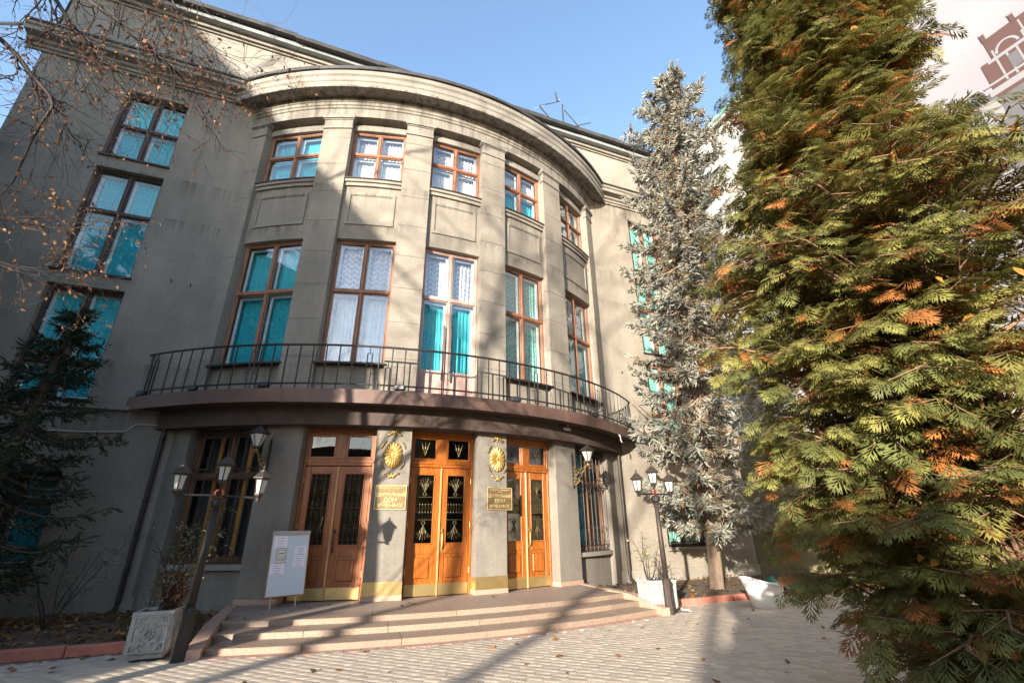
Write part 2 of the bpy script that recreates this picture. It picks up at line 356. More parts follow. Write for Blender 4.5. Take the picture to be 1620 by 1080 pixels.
bld = tag(empty('grey_institute_building', (0, 0, 0)), 'three storey grey stucco building with curved bow front, balcony and three wooden entrance doors', 'building')
XE = 11.85
WINF = [(11.53, 13.96, [12.75]), (7.85, 11.10, [9.77]), (4.54, 7.43, [5.49])]
X0, X1 = 8.105, 9.68
fl_holes = lambda s: [((-X1 if s < 0 else X0), (-X0 if s < 0 else X1), a, b) for a, b, _ in WINF]+[((-X1 if s < 0 else X0), (-X0 if s < 0 else X1), 1.02, 2.95)]
for s in (-1, 1):
    mb = MB()
    if s < 0: wall(mb, flat, -XE, -5.95, 0, 15.2, fl_holes(-1), .26, 50)
    else: wall(mb, flat, 5.95, XE, 0, 15.2, fl_holes(1), .26, 50)
    mb.build('front_wall', M['stucco'], bld)
mb = MB(); mb.box(-11.78, XE, 0, .35, 15.1, 17.5); mb.build('parapet', M['stucco_light'], bld)
mb = MB()
for s in (-1, 1): mb.add([(s*XE,0,0),(s*XE,12,0),(s*XE,12,17.5),(s*XE,0,17.5)], [(0,1,2,3)])
mb.add([(-XE,12,0),(XE,12,0),(XE,12,17.5),(-XE,12,17.5)], [(0,1,2,3)])
mb.build('rear_and_side_walls', M['stucco'], bld)
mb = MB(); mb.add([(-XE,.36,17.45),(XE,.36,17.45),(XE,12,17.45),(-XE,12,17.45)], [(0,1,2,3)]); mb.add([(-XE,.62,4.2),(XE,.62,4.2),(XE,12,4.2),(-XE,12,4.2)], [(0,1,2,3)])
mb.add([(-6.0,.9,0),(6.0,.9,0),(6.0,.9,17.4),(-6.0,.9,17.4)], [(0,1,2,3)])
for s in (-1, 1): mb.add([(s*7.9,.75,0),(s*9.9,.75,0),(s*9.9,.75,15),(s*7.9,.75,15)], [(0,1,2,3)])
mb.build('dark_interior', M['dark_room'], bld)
# roof edge: a row of overlapping dark sheets over a pale gutter band
x = -12.3; k = 0
proof = empty('roof', parent=bld)
while x < 12.2:
    L = random.uniform(1.1, 1.7); z = 17.70+random.uniform(-.03, .03)
    mb = MB(); mb.box(x, min(x+L+.05, 12.4), -.54-random.uniform(0, .03), .9, z, z+.16+random.uniform(0, .05)); mb.build('roof_sheet', M['dark_roof'], proof); x += L
mb = MB(); mb.box(-12.2, 12.3, -.36, .30, 17.52, 17.69); mb.build('gutter', M['gutter'], bld)
mb = MB(); mb.box(-12.0, 12.15, -.14, .30, 17.36, 17.515); mb.box(-11.95, 12.1, -.06, -.002, 17.28, 17.355); mb.build('eaves_moulding', M['stucco_trim'], bld)
# cornices
def sweepx(mb, prof, x0, x1, m=0):
    mb.grid([[(x, y, z) for y, z in prof] for x in (x0, x1)], m)
    for x, rv in ((x0, 1), (x1, 0)):
        f = [(x, y, z) for y, z in prof]; mb.add(f if rv else f[::-1], [tuple(range(len(f)))], m)
CP = [(-.002,14.52),(-.06,14.52),(-.06,14.62),(-.11,14.62),(-.11,14.70),(-.19,14.74),(-.19,14.84),(-.40,14.88),(-.40,15.02),(-.45,15.05),(-.45,15.15),(-.002,15.18)]
for a, b in ((-12.2, -6.4), (6.4, 12.1)):
    mb = MB(); sweepx(mb, CP, a, b); mb.build('cornice', M['stucco_trim'], bld)
    mb = MB(); mb.box(a-.03, b+.02, -.49, -.003, 15.155, 15.22); mb.build('cornice_flashing', M['dark_roof'], bld)
mb = MB()
bowsweep(mb, [(R,13.82),(R,14.14),(R+.035,14.16),(R+.035,14.24),(R+.065,14.26),(R+.065,14.36),(R+.10,14.38),(R+.10,14.53),(R+.35,14.52),(R+.53,14.50),(R+.53,14.70),(R+.56,14.74),(R+.56,14.90),(R+.61,14.96),(R+.61,15.11),(R-.6,15.18)], -.70, .70)
mb.build('bow_cornice', M['stucco_trim'], bld)
t = -.70
while t < .69:
    t2 = min(t+random.uniform(.10, .17), .70); mb = MB(); e = random.uniform(0, .03); bowbox(mb, t, t2+.004, R-.7, R+.65+e, 15.125+random.uniform(0, .02), 15.24+random.uniform(0, .03)); mb.build('bow_roof_sheet', M['dark_roof'], bld); t = t2
mb = MB(); bowsweep(mb, [(R-.34,13.80),(R-.002,13.82)], -.652, .652); mb.build('entablature_soffit', M['stucco_trim'], bld)
# the bow wall: upper floors (set back between the pilasters) and ground floor
BAYS = [(-END, -OUT[1]), (-OUT[0], -IN[1]), (-IN[0], IN[0]), (IN[1], OUT[0]), (OUT[1], END)]
hup = []
for i, (a, b) in enumerate(BAYS):
    hup += [(a, b, 4.70 if i == 2 else 5.60, 9.34), (a, b, 11.46, 13.80)]
RW = R-.15
mb = MB(); wall(mb, bowmap(RW), -.66, .66, 4.40, 13.9, hup, .17, .02); mb.build('bow_wall', M['stucco'], bld)
mb = MB()
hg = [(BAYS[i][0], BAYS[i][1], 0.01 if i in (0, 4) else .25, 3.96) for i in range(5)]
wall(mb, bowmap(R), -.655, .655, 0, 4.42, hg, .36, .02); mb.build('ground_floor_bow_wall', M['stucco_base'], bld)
# pilasters as courses of rendered blocks, with capitals
for a, b in ((-OUT[1], -OUT[0]), (-IN[1], -IN[0]), (IN[0], IN[1]), (OUT[0], OUT[1]), (-.655, -END), (END, .655)):
    p = MB(); bowbox(p, a+.0012, b-.0012, RW-.02, R-.012, 4.69, 13.3); p = p.build('pilaster', M['stucco_trim'], bld)
    z = 4.70
    while z < 13.2:
        z2 = min(z+1.03, 13.30); q = MB(); bowbox(q, a, b, RW-.01, R+random.uniform(-.002, .003), z+.006, z2-.006); q.build('pilaster_block', M['stucco'], p); z = z2
    q = MB(); bowbox(q, a-.002, b+.002, RW-.03, R+.03, 13.31, 13.37); bowbox(q, a, b, RW-.03, R+.012, 13.372, 13.66); bowbox(q, a-.003, b+.003, RW-.03, R+.035, 13.662, 13.70); bowbox(q, a-.006, b+.006, RW-.03, R+.07, 13.702, 13.818); q.build('capital', M['stucco_trim'], p)
# spandrel panels and sills
for i, (a, b) in enumerate(BAYS):
    m_ = (b-a)*.09; q = MB()
    A, Bz, t, zz0, zz1 = a+m_, b-m_, .008, 9.82, 10.95
    for (t0, t1, z0, z1) in ((A, Bz, zz1-.085, zz1), (A, Bz, zz0, zz0+.085), (A, A+t, zz0+.086, zz1-.086), (Bz-t, Bz, zz0+.086, zz1-.086)): bowbox(q, t0, t1, RW-.01, RW+.035, z0, z1)
    for (t0, t1, z0, z1) in ((A+t, Bz-t, zz1-.115, zz1-.086), (A+t, Bz-t, zz0+.086, zz0+.115)): bowbox(q, t0, t1, RW-.01, RW+.018, z0, z1)
    sp = q.build('spandrel_panel', M['stucco_trim'], bld)
    q = MB(); bowbox(q, a-.002, b+.002, RW-.16, RW+.11, 11.30, 11.39); bowbox(q, a, b, RW-.16, RW+.06, 11.18, 11.298); q.build('window_sill', M['stucco_trim'], bld)
    q = MB(); bowbox(q, a-.004, b+.004, RW-.17, RW+.14, 11.392, 11.43); q.build('sill_flashing', M['rust_iron'], bld)
    if i != 2:
        q = MB(); bowbox(q, a-.004, b+.004, RW-.17, RW+.20, 5.535, 5.58); q.build('sill_flashing', M['rust_iron'], bld)
    q = MB(); bowbox(q, a+.001, b-.001, R-.40, R-.20, 13.452, 13.66); bowbox(q, a+.001, b-.001, R-.40, R-.28, 13.662, 13.795); q.build('window_lintel', M['stucco_trim'], bld)
# plinth, string course
for s in (-1, 1):
    a, b = (-XE, -6.15) if s < 0 else (6.15, XE)
    q = MB(); q.box(a, b, -.07, -.003, -.05, .40); q.build('plinth', M['stucco_trim'], bld)
    q = MB(); q.box(a-.02 if s < 0 else a+1.05, b-1.05 if s < 0 else b, -.10, -.003, 4.36, 4.46); q.build('string_course', M['gutter'] if s > 0 else M['stucco_trim'], bld)
    for za, zb in ((11.53, 11.10), (7.85, 7.43)):
        q = MB(); q.box((-X1-.06 if s < 0 else X0-.04), (-X0+.04 if s < 0 else X1+.06), -.06, .10, za-.07, za-.02); q.build('sill_flashing', M['rust_iron'], bld)
    q = MB(); q.box((-X1-.06 if s < 0 else X0-.04), (-X0+.04 if s < 0 else X1+.06), -.06, .10, 4.47, 4.53); q.build('sill_flashing', M['rust_iron'], bld)
    q = MB(); q.box((-X1-.08 if s < 0 else X0-.06), (-X0+.06 if s < 0 else X1+.08), -.12, .10, .92, 1.0); q.build('window_sill', M['stucco_trim'], bld)

for x, z in ((-7.2, 7.9), (-6.75, 7.85), (6.95, 6.9), (7.4, 6.85)):
    q = MB(); q.tube([(x,-.001,z),(x,-.07,z),(x,-.07,z+.05)], .014, 5); q.build('wall_hook', M['rust_iron'], bld)
# ---- windows
def curtain_mesh(w, h, m, amp=.03, per=.11, z0=0.0, swag=False):
    mb = MB(); n = int(w/.028); ph = random.uniform(0, 6); rows = [0, .25, .5, .75, 1]; P = []
    for i in range(n+1):
        x = -w/2+w*i/n; line = []
        for t in rows:
            a = amp*(1.15-.4*t); zz = z0+h*t
            if swag and t == 0: zz += .12+.10*abs(math.sin(x*5))
            line.append((x+.012*math.sin(9*x+ph+3*t), a*math.sin(2*PI*x/per+ph+.8*math.sin(3*x+t*2)), zz))
        P.append(line)
    mb.grid(P, 0); return mb.mesh('curtain', m, True)
def window(w, h, rows, fm, cur, parent, th=None, x=None, z=0, r=R-.31, inner=True, fw=.06, door=False, gm='bow_glass'):
    """rows: transom heights above the sill; cur: one (material, swag) or None per row, from the bottom"""
    mb = MB(); zs = [0]+rows+[h]
    mb.bbox(-w/2, -w/2+fw, 0, .10, 0, h, .01); mb.bbox(w/2-fw, w/2, 0, .10, 0, h, .01)
    mb.bbox(-w/2+fw, w/2-fw, .004, .10, h-fw, h, .01); mb.bbox(-w/2+fw, w/2-fw, -.006, .10, 0, fw, .01)
    mb.bbox(-.038, .038, -.008, .095, fw, h-fw, .012)
    for t in rows:
        mb.bbox(-w/2+fw, w/2-fw, -.022, .09, t-.05, t+.05, .014)
    panes = []
    for k in range(len(zs)-1):
        a, b = zs[k]+(fw if k == 0 else .05), zs[k+1]-(fw if k == len(zs)-2 else .05)
        for s in (-1, 1):
            x0_, x1_ = (.045, w/2-fw) if s > 0 else (-w/2+fw, -.045)
            e = .028; mb.bbox(x0_, x0_+e, .018, .075, a, b, .006); mb.bbox(x1_-e, x1_, .018, .075, a, b, .006)
            mb.bbox(x0_+e, x1_-e, .018, .075, a, a+e, .006); mb.bbox(x0_+e, x1_-e, .018, .075, b-e, b, .006)
            if door and k == 0:
                mb.bbox(x0_+e, x1_-e, .03, .07, a+e, a+.84, .006); mb.bbox(x0_+.10, x1_-.10, .016, .05, a+.12, a+.72, .012); a_ = a+.84
            else: a_ = a+e
            panes.append((x0_+e, x1_-e, a_, b-e))
    o = mb.build('window', fm, parent)
    for (a, b, c, d) in panes:
        q = MB(); q.add([(a,.045,c),(b,.045,c),(b,.045,d),(a,.045,d)], [(0,1,2,3)]); q.build('pane', M[gm], o)
    if inner:
        q = MB()
        for (a, b, c, d) in panes:
            q.box(a-.02, a+.055, .15, .19, c-.02, d+.02); q.box(b-.055, b+.02, .15, .19, c-.02, d+.02); q.box(a+.056, b-.056, .152, .188, d-.05, d+.02); q.box(a+.056, b-.056, .152, .188, c-.02, c+.05)
        q.build('inner_sash', M['white_sash'], o)
    for k, cc in enumerate(cur):
        if not cc: continue
        mm, swag, yy = cc
        c_ = link('curtain', curtain_mesh(w-.06, zs[k+1]-zs[k]-.02, mm, swag=swag), o); c_.location = (0, yy, zs[k]+.01)
    if th is not None: place(o, th, r, z)
    else: o.location = (x, .16, z)
    return o
T, TD, GT, WL, PW = M['teal'], M['teal_deep'], M['green_teal'], M['white_lace'], M['plain_white']
YB = .30
lower = {0: ([(TD, True, YB), (T, False, YB)]), 1: ([(PW, False, YB), (WL, False, YB)]), 3: ([(GT, False, YB), (GT, False, YB)]), 4: ([(T, False, YB), (WL, False, YB)])}
upper = {0: [(T, False, YB), (T, False, YB)], 1: [(PW, False, YB), (WL, False, YB)], 2: [(PW, False, YB), (WL, False, YB)], 3: [(T, False, YB), (PW, False, YB)], 4: [(WL, False, YB), (PW, False, YB)]}
for i, (a, b) in enumerate(BAYS):
    th = (a+b)/2; wd = (b-a)*(R-.31)-.01
    if i == 2: o = window(wd, 9.33-4.70, [7.75-4.70], M['pink_wood'], [(T, False, YB), (WL, False, YB)], bld, th=th, z=4.70, door=True)
    else: o = window(wd, 9.34-5.60, [7.75-5.60], M['sash_wood'], lower[i], bld, th=th, z=5.60)
    if i == 2:
        for s in (-1, 1):
            q = MB(); q.tube([(s*.10-.03,-.06,.62),(s*.10-.03,-.07,1.0),(s*.10-.03,-.07,2.1),(s*.10-.03,-.06,2.22)], .028, 6); q.build('door_pull', M['black_plastic'], o)
    window(wd, 13.45-11.46, [12.55-11.46], M['sash_wood'], upper[i], bld, th=th, z=11.46)
for s in (-1, 1):
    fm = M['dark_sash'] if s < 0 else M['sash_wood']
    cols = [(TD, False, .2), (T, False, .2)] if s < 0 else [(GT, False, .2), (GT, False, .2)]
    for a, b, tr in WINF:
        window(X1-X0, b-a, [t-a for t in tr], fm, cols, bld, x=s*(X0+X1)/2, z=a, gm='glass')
def flat_grille(w, h, mb, y=0.0, band=True):
    n = 9; r = .010
    for i in range(n):
        x = -w/2+w*i/(n-1); mb.tube([(x,y,0),(x,y,h)], r, 4)
    for z in ([0, .14, h-.14, h]+([h*.62, h*.62+.22] if band else [])): mb.box(-w/2, w/2, y-.012, y+.012, z-.011, z+.011)
    for i in range(n-1):
        x = -w/2+w*(i+.5)/(n-1)
        for zc in ([.07, h-.07]+([h*.62+.11] if band else [])):
            rr = .05 if zc != h*.62+.11 else .075
            mb.tube([(x+rr*math.cos(t), y, zc+rr*math.sin(t)) for t in np.linspace(0, 2*PI, 9)[:-1]], .008, 4, closed=True)
    for i in range(0, n-1, 2):   # lyre curves above the lower band
        x = -w/2+w*(i+1)/(n-1); dx = w/(n-1)
        for s in (-1, 1): mb.tube([(x+s*dx*.1,y,.16),(x+s*dx*.75,y,.34),(x+s*dx*.8,y,.52),(x+s*dx*.3,y,.66),(x+s*dx*.12,y,.60)], .008, 4)
for s in (-1, 1):
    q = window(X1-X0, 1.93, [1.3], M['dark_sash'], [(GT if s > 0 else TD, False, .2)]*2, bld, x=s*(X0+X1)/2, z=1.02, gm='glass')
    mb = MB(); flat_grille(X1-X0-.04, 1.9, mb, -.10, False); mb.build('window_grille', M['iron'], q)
for s, th in ((-1, -(OUT[1]+END)/2), (1, (OUT[1]+END)/2)):
    wd = (END-OUT[1])*(R-.31)-.01
    o = window(wd, 3.95-1.03, [1.85], wood('ground_sash'+str(s), (.20,.085,.03), (.10,.042,.018), .5), [(TD if s > 0 else M['dark_room'], False, .34)]*2, bld, th=th, z=1.03, inner=False, fw=.10, gm='door_glass')
    q = MB()
    for x in (-.40, .40): q.bbox(x-.05, x+.05, .12, .18, .1, 2.82, .008)
    q.build('inner_post', M['amber_cloth'], o)
    q = MB(); flat_grille(wd-.10, 2.86, q, -.14, True); q.build('window_grille', M['rust_iron'], o)
    q = MB(); bowbox(q, (-END if s < 0 else OUT[1]), (-OUT[1] if s < 0 else END), R-.36, R-.16, 0, .90); q.build('window_apron', M['stucco_base'], bld)
    q = MB(); bowbox(q, (-END if s < 0 else OUT[1])-.002, (-OUT[1] if s < 0 else END)+.002, R-.36, R-.05, .902, 1.01); q.build('window_sill', M['stucco_trim'], bld)

# ---- entrance doors
def spiral(cx, cz, r0, r1, a0, a1, y=0.0, n=14):
    return [(cx+(r0+(r1-r0)*i/n)*math.cos(a0+(a1-a0)*i/n), y, cz+(r0+(r1-r0)*i/n)*math.sin(a0+(a1-a0)*i/n)) for i in range(n+1)]
def circ(cx, cz, r, y=0.0, n=10): return [(cx+r*math.cos(2*PI*i/n), y, cz+r*math.sin(2*PI*i/n)) for i in range(n)]
def scroll_grille(w, h):
    mb = MB(); r = .006
    for sx in (-1, 1):
        for sz in (-1, 1):
            P = lambda x, z: (sx*x*w/2, 0, sz*z*h/2)
            mb.tube([P(.5,0), P(.5,.97)], .0075, 5); mb.tube([P(0,0), P(0,1)], .005, 4)
            mb.tube([P(0,.18), P(.5,.62), P(.95,.18)], r, 4); mb.tube([P(0,.95), P(.5,.42), P(1,.95)], r, 4)
            for k in (.44, .56, .68):
                mb.tube([(p[0]+sx*w*.25+ (0.0), 0, p[2]+sz*k*h/2) for p in circ(0,0,.0)][:1]+[P(.5,k+.005)], .012, 6)
            for dx in (-.23, .23):
                for k in (.50, .61): mb.tube([(x+sx*(.5+dx)*w/2, 0, z+sz*k*h/2) for x, _, z in circ(0, 0, .043)], .006, 4, closed=True)
            for xx, dr in ((.27, 1), (.77, -1)):
                mb.tube([(x+sx*xx*w/2, 0, z+sz*.115*h/2) for x, _, z in spiral(0, 0, .075, .02, PI*(.9 if dr*sx > 0 else .1), PI*(.9 if dr*sx > 0 else .1)+dr*sx*3.2*PI/1.4)], .007, 4)
                mb.tube([(x+sx*xx*w/2, 0, z+sz*.93*h/2) for x, _, z in circ(0, 0, .055)], .006, 4, closed=True)
    mb.tube([(-w/2,0,0),(w/2,0,0)], .009, 5)
    return mb
def flower_grille(w, h):
    mb = MB()
    for z in (h/6, -h/6): mb.tube([(-w/2,0,z),(w/2,0,z)], .008, 5)
    for s in (1, -1):
        mb.tube([(x,0,z+s*(h/6+.07)) for x, _, z in circ(0,0,.04)], .010, 6, closed=True)
        for k, a in enumerate(np.linspace(-.62, .62, 7)):
            L = .36-.05*abs(k-3)/3; tip = (L*math.sin(a)*.95, 0, s*(h/6+.10+L*math.cos(a)))
            mb.tube([(0,0,s*(h/6+.11)), (tip[0]*.35,0,s*(h/6+.10+L*.5)), tip], .006, 4)
            if k in (1, 3, 5):
                q = (tip[0]*.55, 0, s*(h/6+.10+L*.52)); mb.tube([(q[0],0,q[2]-.045),(q[0],0,q[2]-.02),(q[0],0,q[2]+.02),(q[0],0,q[2]+.045)], [.003,.013,.013,.003], 6)
        for k in (-1, 1): mb.tube(spiral(k*.15, s*(h/6+.33), .06, .015, 0, k*s*4.0), .005, 4)
    for k in range(6):
        x = -w/2+w*(k+.5)/6; mb.tube([(x,0,-.10),(x,0,.10)], .004, 4)
        for z in (-.09, .09): mb.tube([(x,0,z-.022),(x,0,z-.01),(x,0,z+.01),(x,0,z+.022)], [.003,.011,.011,.003], 6)
    return mb
DW = 1.625
def door_leaf(parent, x0, x1, hinge, wm, gm, active):
    mb = MB(); zb, zt = .012, 2.82; st = .125
    mb.bbox(x0, x0+st, 0, .055, zb, zt, .008); mb.bbox(x1-st, x1, 0, .055, zb, zt, .008)
    for a, b in ((zb, .30), (.88, 1.08), (2.67, zt)): mb.bbox(x0+st, x1-st, .003, .052, a, b, .006)
    mb.bbox(x0+st, x1-st, .02, .045, .30, .88, .004)
    for a, b, c, d in ((x0+st, x0+st+.028, 1.08, 2.67), (x1-st-.028, x1-st, 1.08, 2.67), (x0+st+.028, x1-st-.028, 1.08, 1.108), (x0+st+.028, x1-st-.028, 2.642, 2.67)): mb.bbox(a, b, -.012, .03, c, d, .006)
    o = mb.build('door_leaf', wm, parent)
    q = MB(); q.bbox(x0+st+.05, x1-st-.05, -.004, .03, .37, .80, .018); q.build('raised_panel', wm, o)
    q = MB(); q.bbox(x0+.006, x1-.006, -.014, -.002, .02, .255, .004); q.build('kick_plate', M['brass'], o)
    q = MB(); a, b = x0+st+.028, x1-st-.028; q.add([(a,.034,1.108),(b,.034,1.108),(b,.034,2.642),(a,.034,2.642)], [(0,1,2,3)]); q.build('door_glass', M['door_glass'], o)
    g = gm(b-a, 1.534).build('door_grille', M['grille_brass'], o); g.location = ((a+b)/2, .016, 1.875)
    for z in (.45, 1.45, 2.45):
        q = MB(); q.tube([(hinge,-.012,z),(hinge,-.012,z+.12)], .013, 6); q.build('hinge', M['brass'], o)
    if active:
        xx = x0+.055; q = MB(); q.tube([(xx,-.005,.98),(xx,-.05,1.0),(xx,-.06,1.06),(xx,-.06,1.30),(xx,-.05,1.36),(xx,-.005,1.38)], .014, 7); q.box(xx-.028, xx+.028, -.012, -.001, .93, 1.03); q.box(xx-.028, xx+.028, -.012, -.001, 1.34, 1.43); q.lathe([(.012,1.385),(.03,1.40),(.012,1.415)], 8, (xx,-.03)); q.build('door_handle', M['brass'] if wm is M['door_wood'] else M['rust_iron'], o)
    return o
for i in (1, 2, 3):
    a, b = BAYS[i]; th = (a+b)/2
    wm = M['door_wood_dark'] if i == 1 else M['door_wood']
    mb = MB(); h = 3.70
    mb.bbox(-DW/2, -DW/2+.06, -.02, .10, 0, h, .008); mb.bbox(DW/2-.06, DW/2, -.02, .10, 0, h, .008); mb.bbox(-DW/2+.06, DW/2-.06, -.02, .10, h-.13, h, .008)
    mb.bbox(-DW/2+.06, DW/2-.06, -.035, .10, 2.83, 2.99, .012); mb.bbox(-DW/2+.02, DW/2-.02, -.055, -.035, 2.90, 2.96, .008)
    mb.bbox(-.11, .11, -.01, .07, 2.99, h-.13, .008)
    for s in (-1, 1):
        x0_, x1_ = (.11, DW/2-.06) if s > 0 else (-DW/2+.06, -.11); e = .055
        mb.bbox(x0_, x0_+e, .0, .06, 2.99, h-.13, .006); mb.bbox(x1_-e, x1_, .0, .06, 2.99, h-.13, .006); mb.bbox(x0_+e, x1_-e, .0, .06, 2.99, 2.99+e, .006); mb.bbox(x0_+e, x1_-e, .0, .06, h-.13-e, h-.13, .006)
    fr = mb.build('door_frame', wm, bld); place(fr, th, R-.345, PZ)
    for s in (-1, 1):
        x0_, x1_ = (.165, DW/2-.115) if s > 0 else (-DW/2+.115, -.165)
        q = MB(); q.add([(x0_,.03,3.045),(x1_,.03,3.045),(x1_,.03,h-.185),(x0_,.03,h-.185)], [(0,1,2,3)]); q.build('transom_pane', M['glass'] if i == 1 else M['door_glass'], fr)
        if i > 1:
            q = MB()
            for k in (-1, 0, 1): q.tube([(0,0,-.18),(k*.05,0,0),(k*.10,0,.15)], .005, 4); q.tube([(k*.055,0,-.02),(k*.06,0,.0),(k*.065,0,.05),(k*.07,0,.07)], [.003,.013,.013,.003], 6)
            g = q.build('transom_ornament', M['gold_paint'], fr); g.location = ((x0_+x1_)/2, .015, 3.28)
    gm = scroll_grille if i == 1 else flower_grille
    for s in (-1, 1):
        x0_, x1_ = (.02, DW/2-.065) if s > 0 else (-DW/2+.065, -.02)
        lf = door_leaf(bld, x0_, x1_, x1_+.01 if s > 0 else x0_-.01, wm, gm, s > 0); place(lf, th, R-.345, PZ)
    q = MB(); q.bbox(-.022, .022, -.035, .03, .012, 2.82, .008); q = q.build('meeting_batten', M['pale_wood'], bld); place(q, th, R-.345, PZ)
# pillar dressings
for a, b, full in ((-OUT[1], -OUT[0], 0), (-IN[1], -IN[0], 1), (IN[0], IN[1], 1), (OUT[0], OUT[1], 0)):
    q = MB(); bowbox(q, a-.0015, b+.0015, R-.33, R+.02, .258, .36); q.build('pillar_base', M['pink_stone'], bld)
    if full:
        q = MB(); bowbox(q, a-.001, b+.001, R-.33, R+.012, .362, .625); q.build('brass_band', M['brass'], bld)
# gilded medallions
def medallion():
    mb = MB(); nphi, rings = 96, [(.001,.045),(.10,.05),(.16,.03),(.22,.042),(.5,.055),(.8,.052),(.93,.035),(.97,.03),(1.0,.0)]
    P = []
    for i in range(nphi):
        f = 2*PI*i/nphi; pet = abs(math.cos(8*f)); row = []
        for rho, hh in rings:
            g = 1 if rho < .17 else .42+.58*pet**.6
            rr = rho*(1 if rho < .9 else .95+.05*pet); row.append((.215*rr*math.cos(f), -hh*g-.002, .315*rr*math.sin(f)))
        P.append(row)
    mb.grid(P, 0, cu=True); return mb
def ornament(kind):
    mb = MB()
    if kind == 'arc': mb.tube([(.30*math.cos(t), -.012, .40*math.sin(t)) for t in np.linspace(.35, 1.0, 8)], [.006,.014,.018,.02,.02,.018,.014,.006], 6)
    else:
        for k in (-1, 1):
            mb.tube([(0,-.015,.0),(k*.06,-.018,.02),(k*.12,-.015,-.03),(k*.165,-.012,-.035)], [.02,.024,.018,.026], 6); mb.tube([(k*.03,-.015,.03),(k*.06,-.018,.07)], [.022,.012], 6)
        mb.lathe([(.0,-.01),(.035,.0),(.03,.05),(.0,.075)], 8, (0,-.015), cap=False); mb.tube([(0,-.012,-.005),(0,-.012,-.06)], [.024,.006], 6)
    return mb
for th in (-.122, .135):
    md = medallion().build('medallion', M['gold'], bld, True); place(md, th, R+.006, 3.31)
    for sx, rz in ((1, 0), (-1, PI)):
        for sz in (1, -1):
            q = ornament('arc').build('medallion_ornament', M['gold_paint'], md, True); q.scale = (sx, 1, sz)
    q = ornament('fleuron').build('medallion_ornament', M['gold'], md, True); q.location = (0, 0, .50)
    q = ornament('fleuron').build('medallion_ornament', M['gold'], md, True); q.location = (0, 0, -.46); q.scale = (1, 1, -1)

# ---- balcony
RB = 11.0; TB = .735
poly = [B(TB*(-1+2*i/48), RB-.02, 0)[:2] for i in range(49)]+[(RB*math.sin(TB), .02), (-RB*math.sin(TB), .02)]
mb = MB(); mb.prism(poly, 4.40, 4.655); mb.build('balcony_slab', M['soffit'], bld)
mb = MB(); bowbox(mb, -.68, .68, R-.42, R+.26, 3.95, 4.398); mb.build('balcony_beam', M['soffit'], bld)
t = -TB
while t < TB-.01:
    dt = random.uniform(.13, .19); t2 = min(t+dt, TB); mb = MB(); e = random.uniform(0, .012)
    bowbox(mb, t, t2+.004, RB-.03, RB+.004+e, 4.375-random.uniform(0, .015), 4.685); bowbox(mb, t, t2+.004, RB-.30, RB-.031, 4.66, 4.678); mb.build('fascia_sheet', M['brown_metal'], bld); t = t2
RL = 10.88
mb = MB()
mb.tube([B(TB*(-1+2*i/60), RL, 5.80) for i in range(61)], .027, 6); mb.tube([B(TB*(-1+2*i/60), RL, 4.84) for i in range(61)], .021, 6)
rail = mb.build('balcony_railing', M['iron'], bld)
bal = MB(); bal.tube([(0,0,4.68),(0,0,5.80)], .0165, 5); balm = bal.mesh('baluster', M['iron'])
dec = MB()
for s in (-1, 1): dec.tube([(s*.055,0,4.76),(s*.055,0,5.62)], .015, 4); dec.tube([(s*.055,0,5.10),(s*.16,0,5.10)], .009, 4)
for z in (4.76, 5.62): dec.tube([(-.06,0,z),(.06,0,z)], .011, 4)
dec.tube([(0,0,5.62),(0,0,5.80)], .010, 4); decm = dec.mesh('railing_ornament', M['iron'])
dpos = [-.69, -.44, -.19, .22, .47, .70]
n = 52
for i in range(n+1):
    th = TB*(-1+2*i/n)
    if any(abs(th-d) < .013 for d in dpos): continue
    place(link('baluster', balm, rail), th, RL, 0)
for d in dpos: place(link('railing_ornament', decm, rail), d, RL, 0)
q = MB(); q.tube([B(.553, RB+.0, 4.36), B(.556, RB+.03, 4.28), B(.560, RB+.01, 4.2), B(.563, RB+.03, 4.12)], [.02,.018,.02,.012], 5); q.build('peeling_strip', M['cable_white'], bld)

# ------------------------------------------------------------------ ground, paving, steps, beds
mb = MB(); mb.add([(-400,-400,-.03),(400,-400,-.03),(400,400,-.03),(-400,400,-.03)], [(0,1,2,3)]); tag(mb.build('ground', M['joint']), kind='structure')
CS = 9.686                                            # centre of the step arcs
STEP_R = (14.66, 14.10, 13.55)
def Sx(t, r, z): return (r*math.sin(t), CS-r*math.cos(t), z)
pav = tag(empty('pavement'), kind='structure')
ax = Vector((.68, -.73)).normalized(); bx = Vector((.73, .68)).normalized(); bx = (bx-ax*bx.dot(ax)).normalized()
PL, PW_, G = .222, .136, .0030
def paver_poly():
    L, W = PL-G, PW_-G; d = .028
    return [(-L/2, -W/2), (L/2, -W/2), (L/2+d, 0), (L/2, W/2), (-L/2, W/2), (-L/2+d, 0)]
pp = paver_poly(); c_ = .006
q = MB(); inner = [(x*.985, y*.97) for x, y in pp]
q.add([(x, y, -.035) for x, y in pp]+[(x, y, -.0008) for x, y in pp]+[(x, y, 0) for x, y in inner], [tuple(range(12, 18))]+[(i, (i+1) % 6, 6+(i+1) % 6, 6+i) for i in range(6)]+[(6+i, 6+(i+1) % 6, 12+(i+1) % 6, 12+i) for i in range(6)])
pmesh = q.mesh('paver', M['paver'])
ctr = Vector((2, -7.5)); cells = []
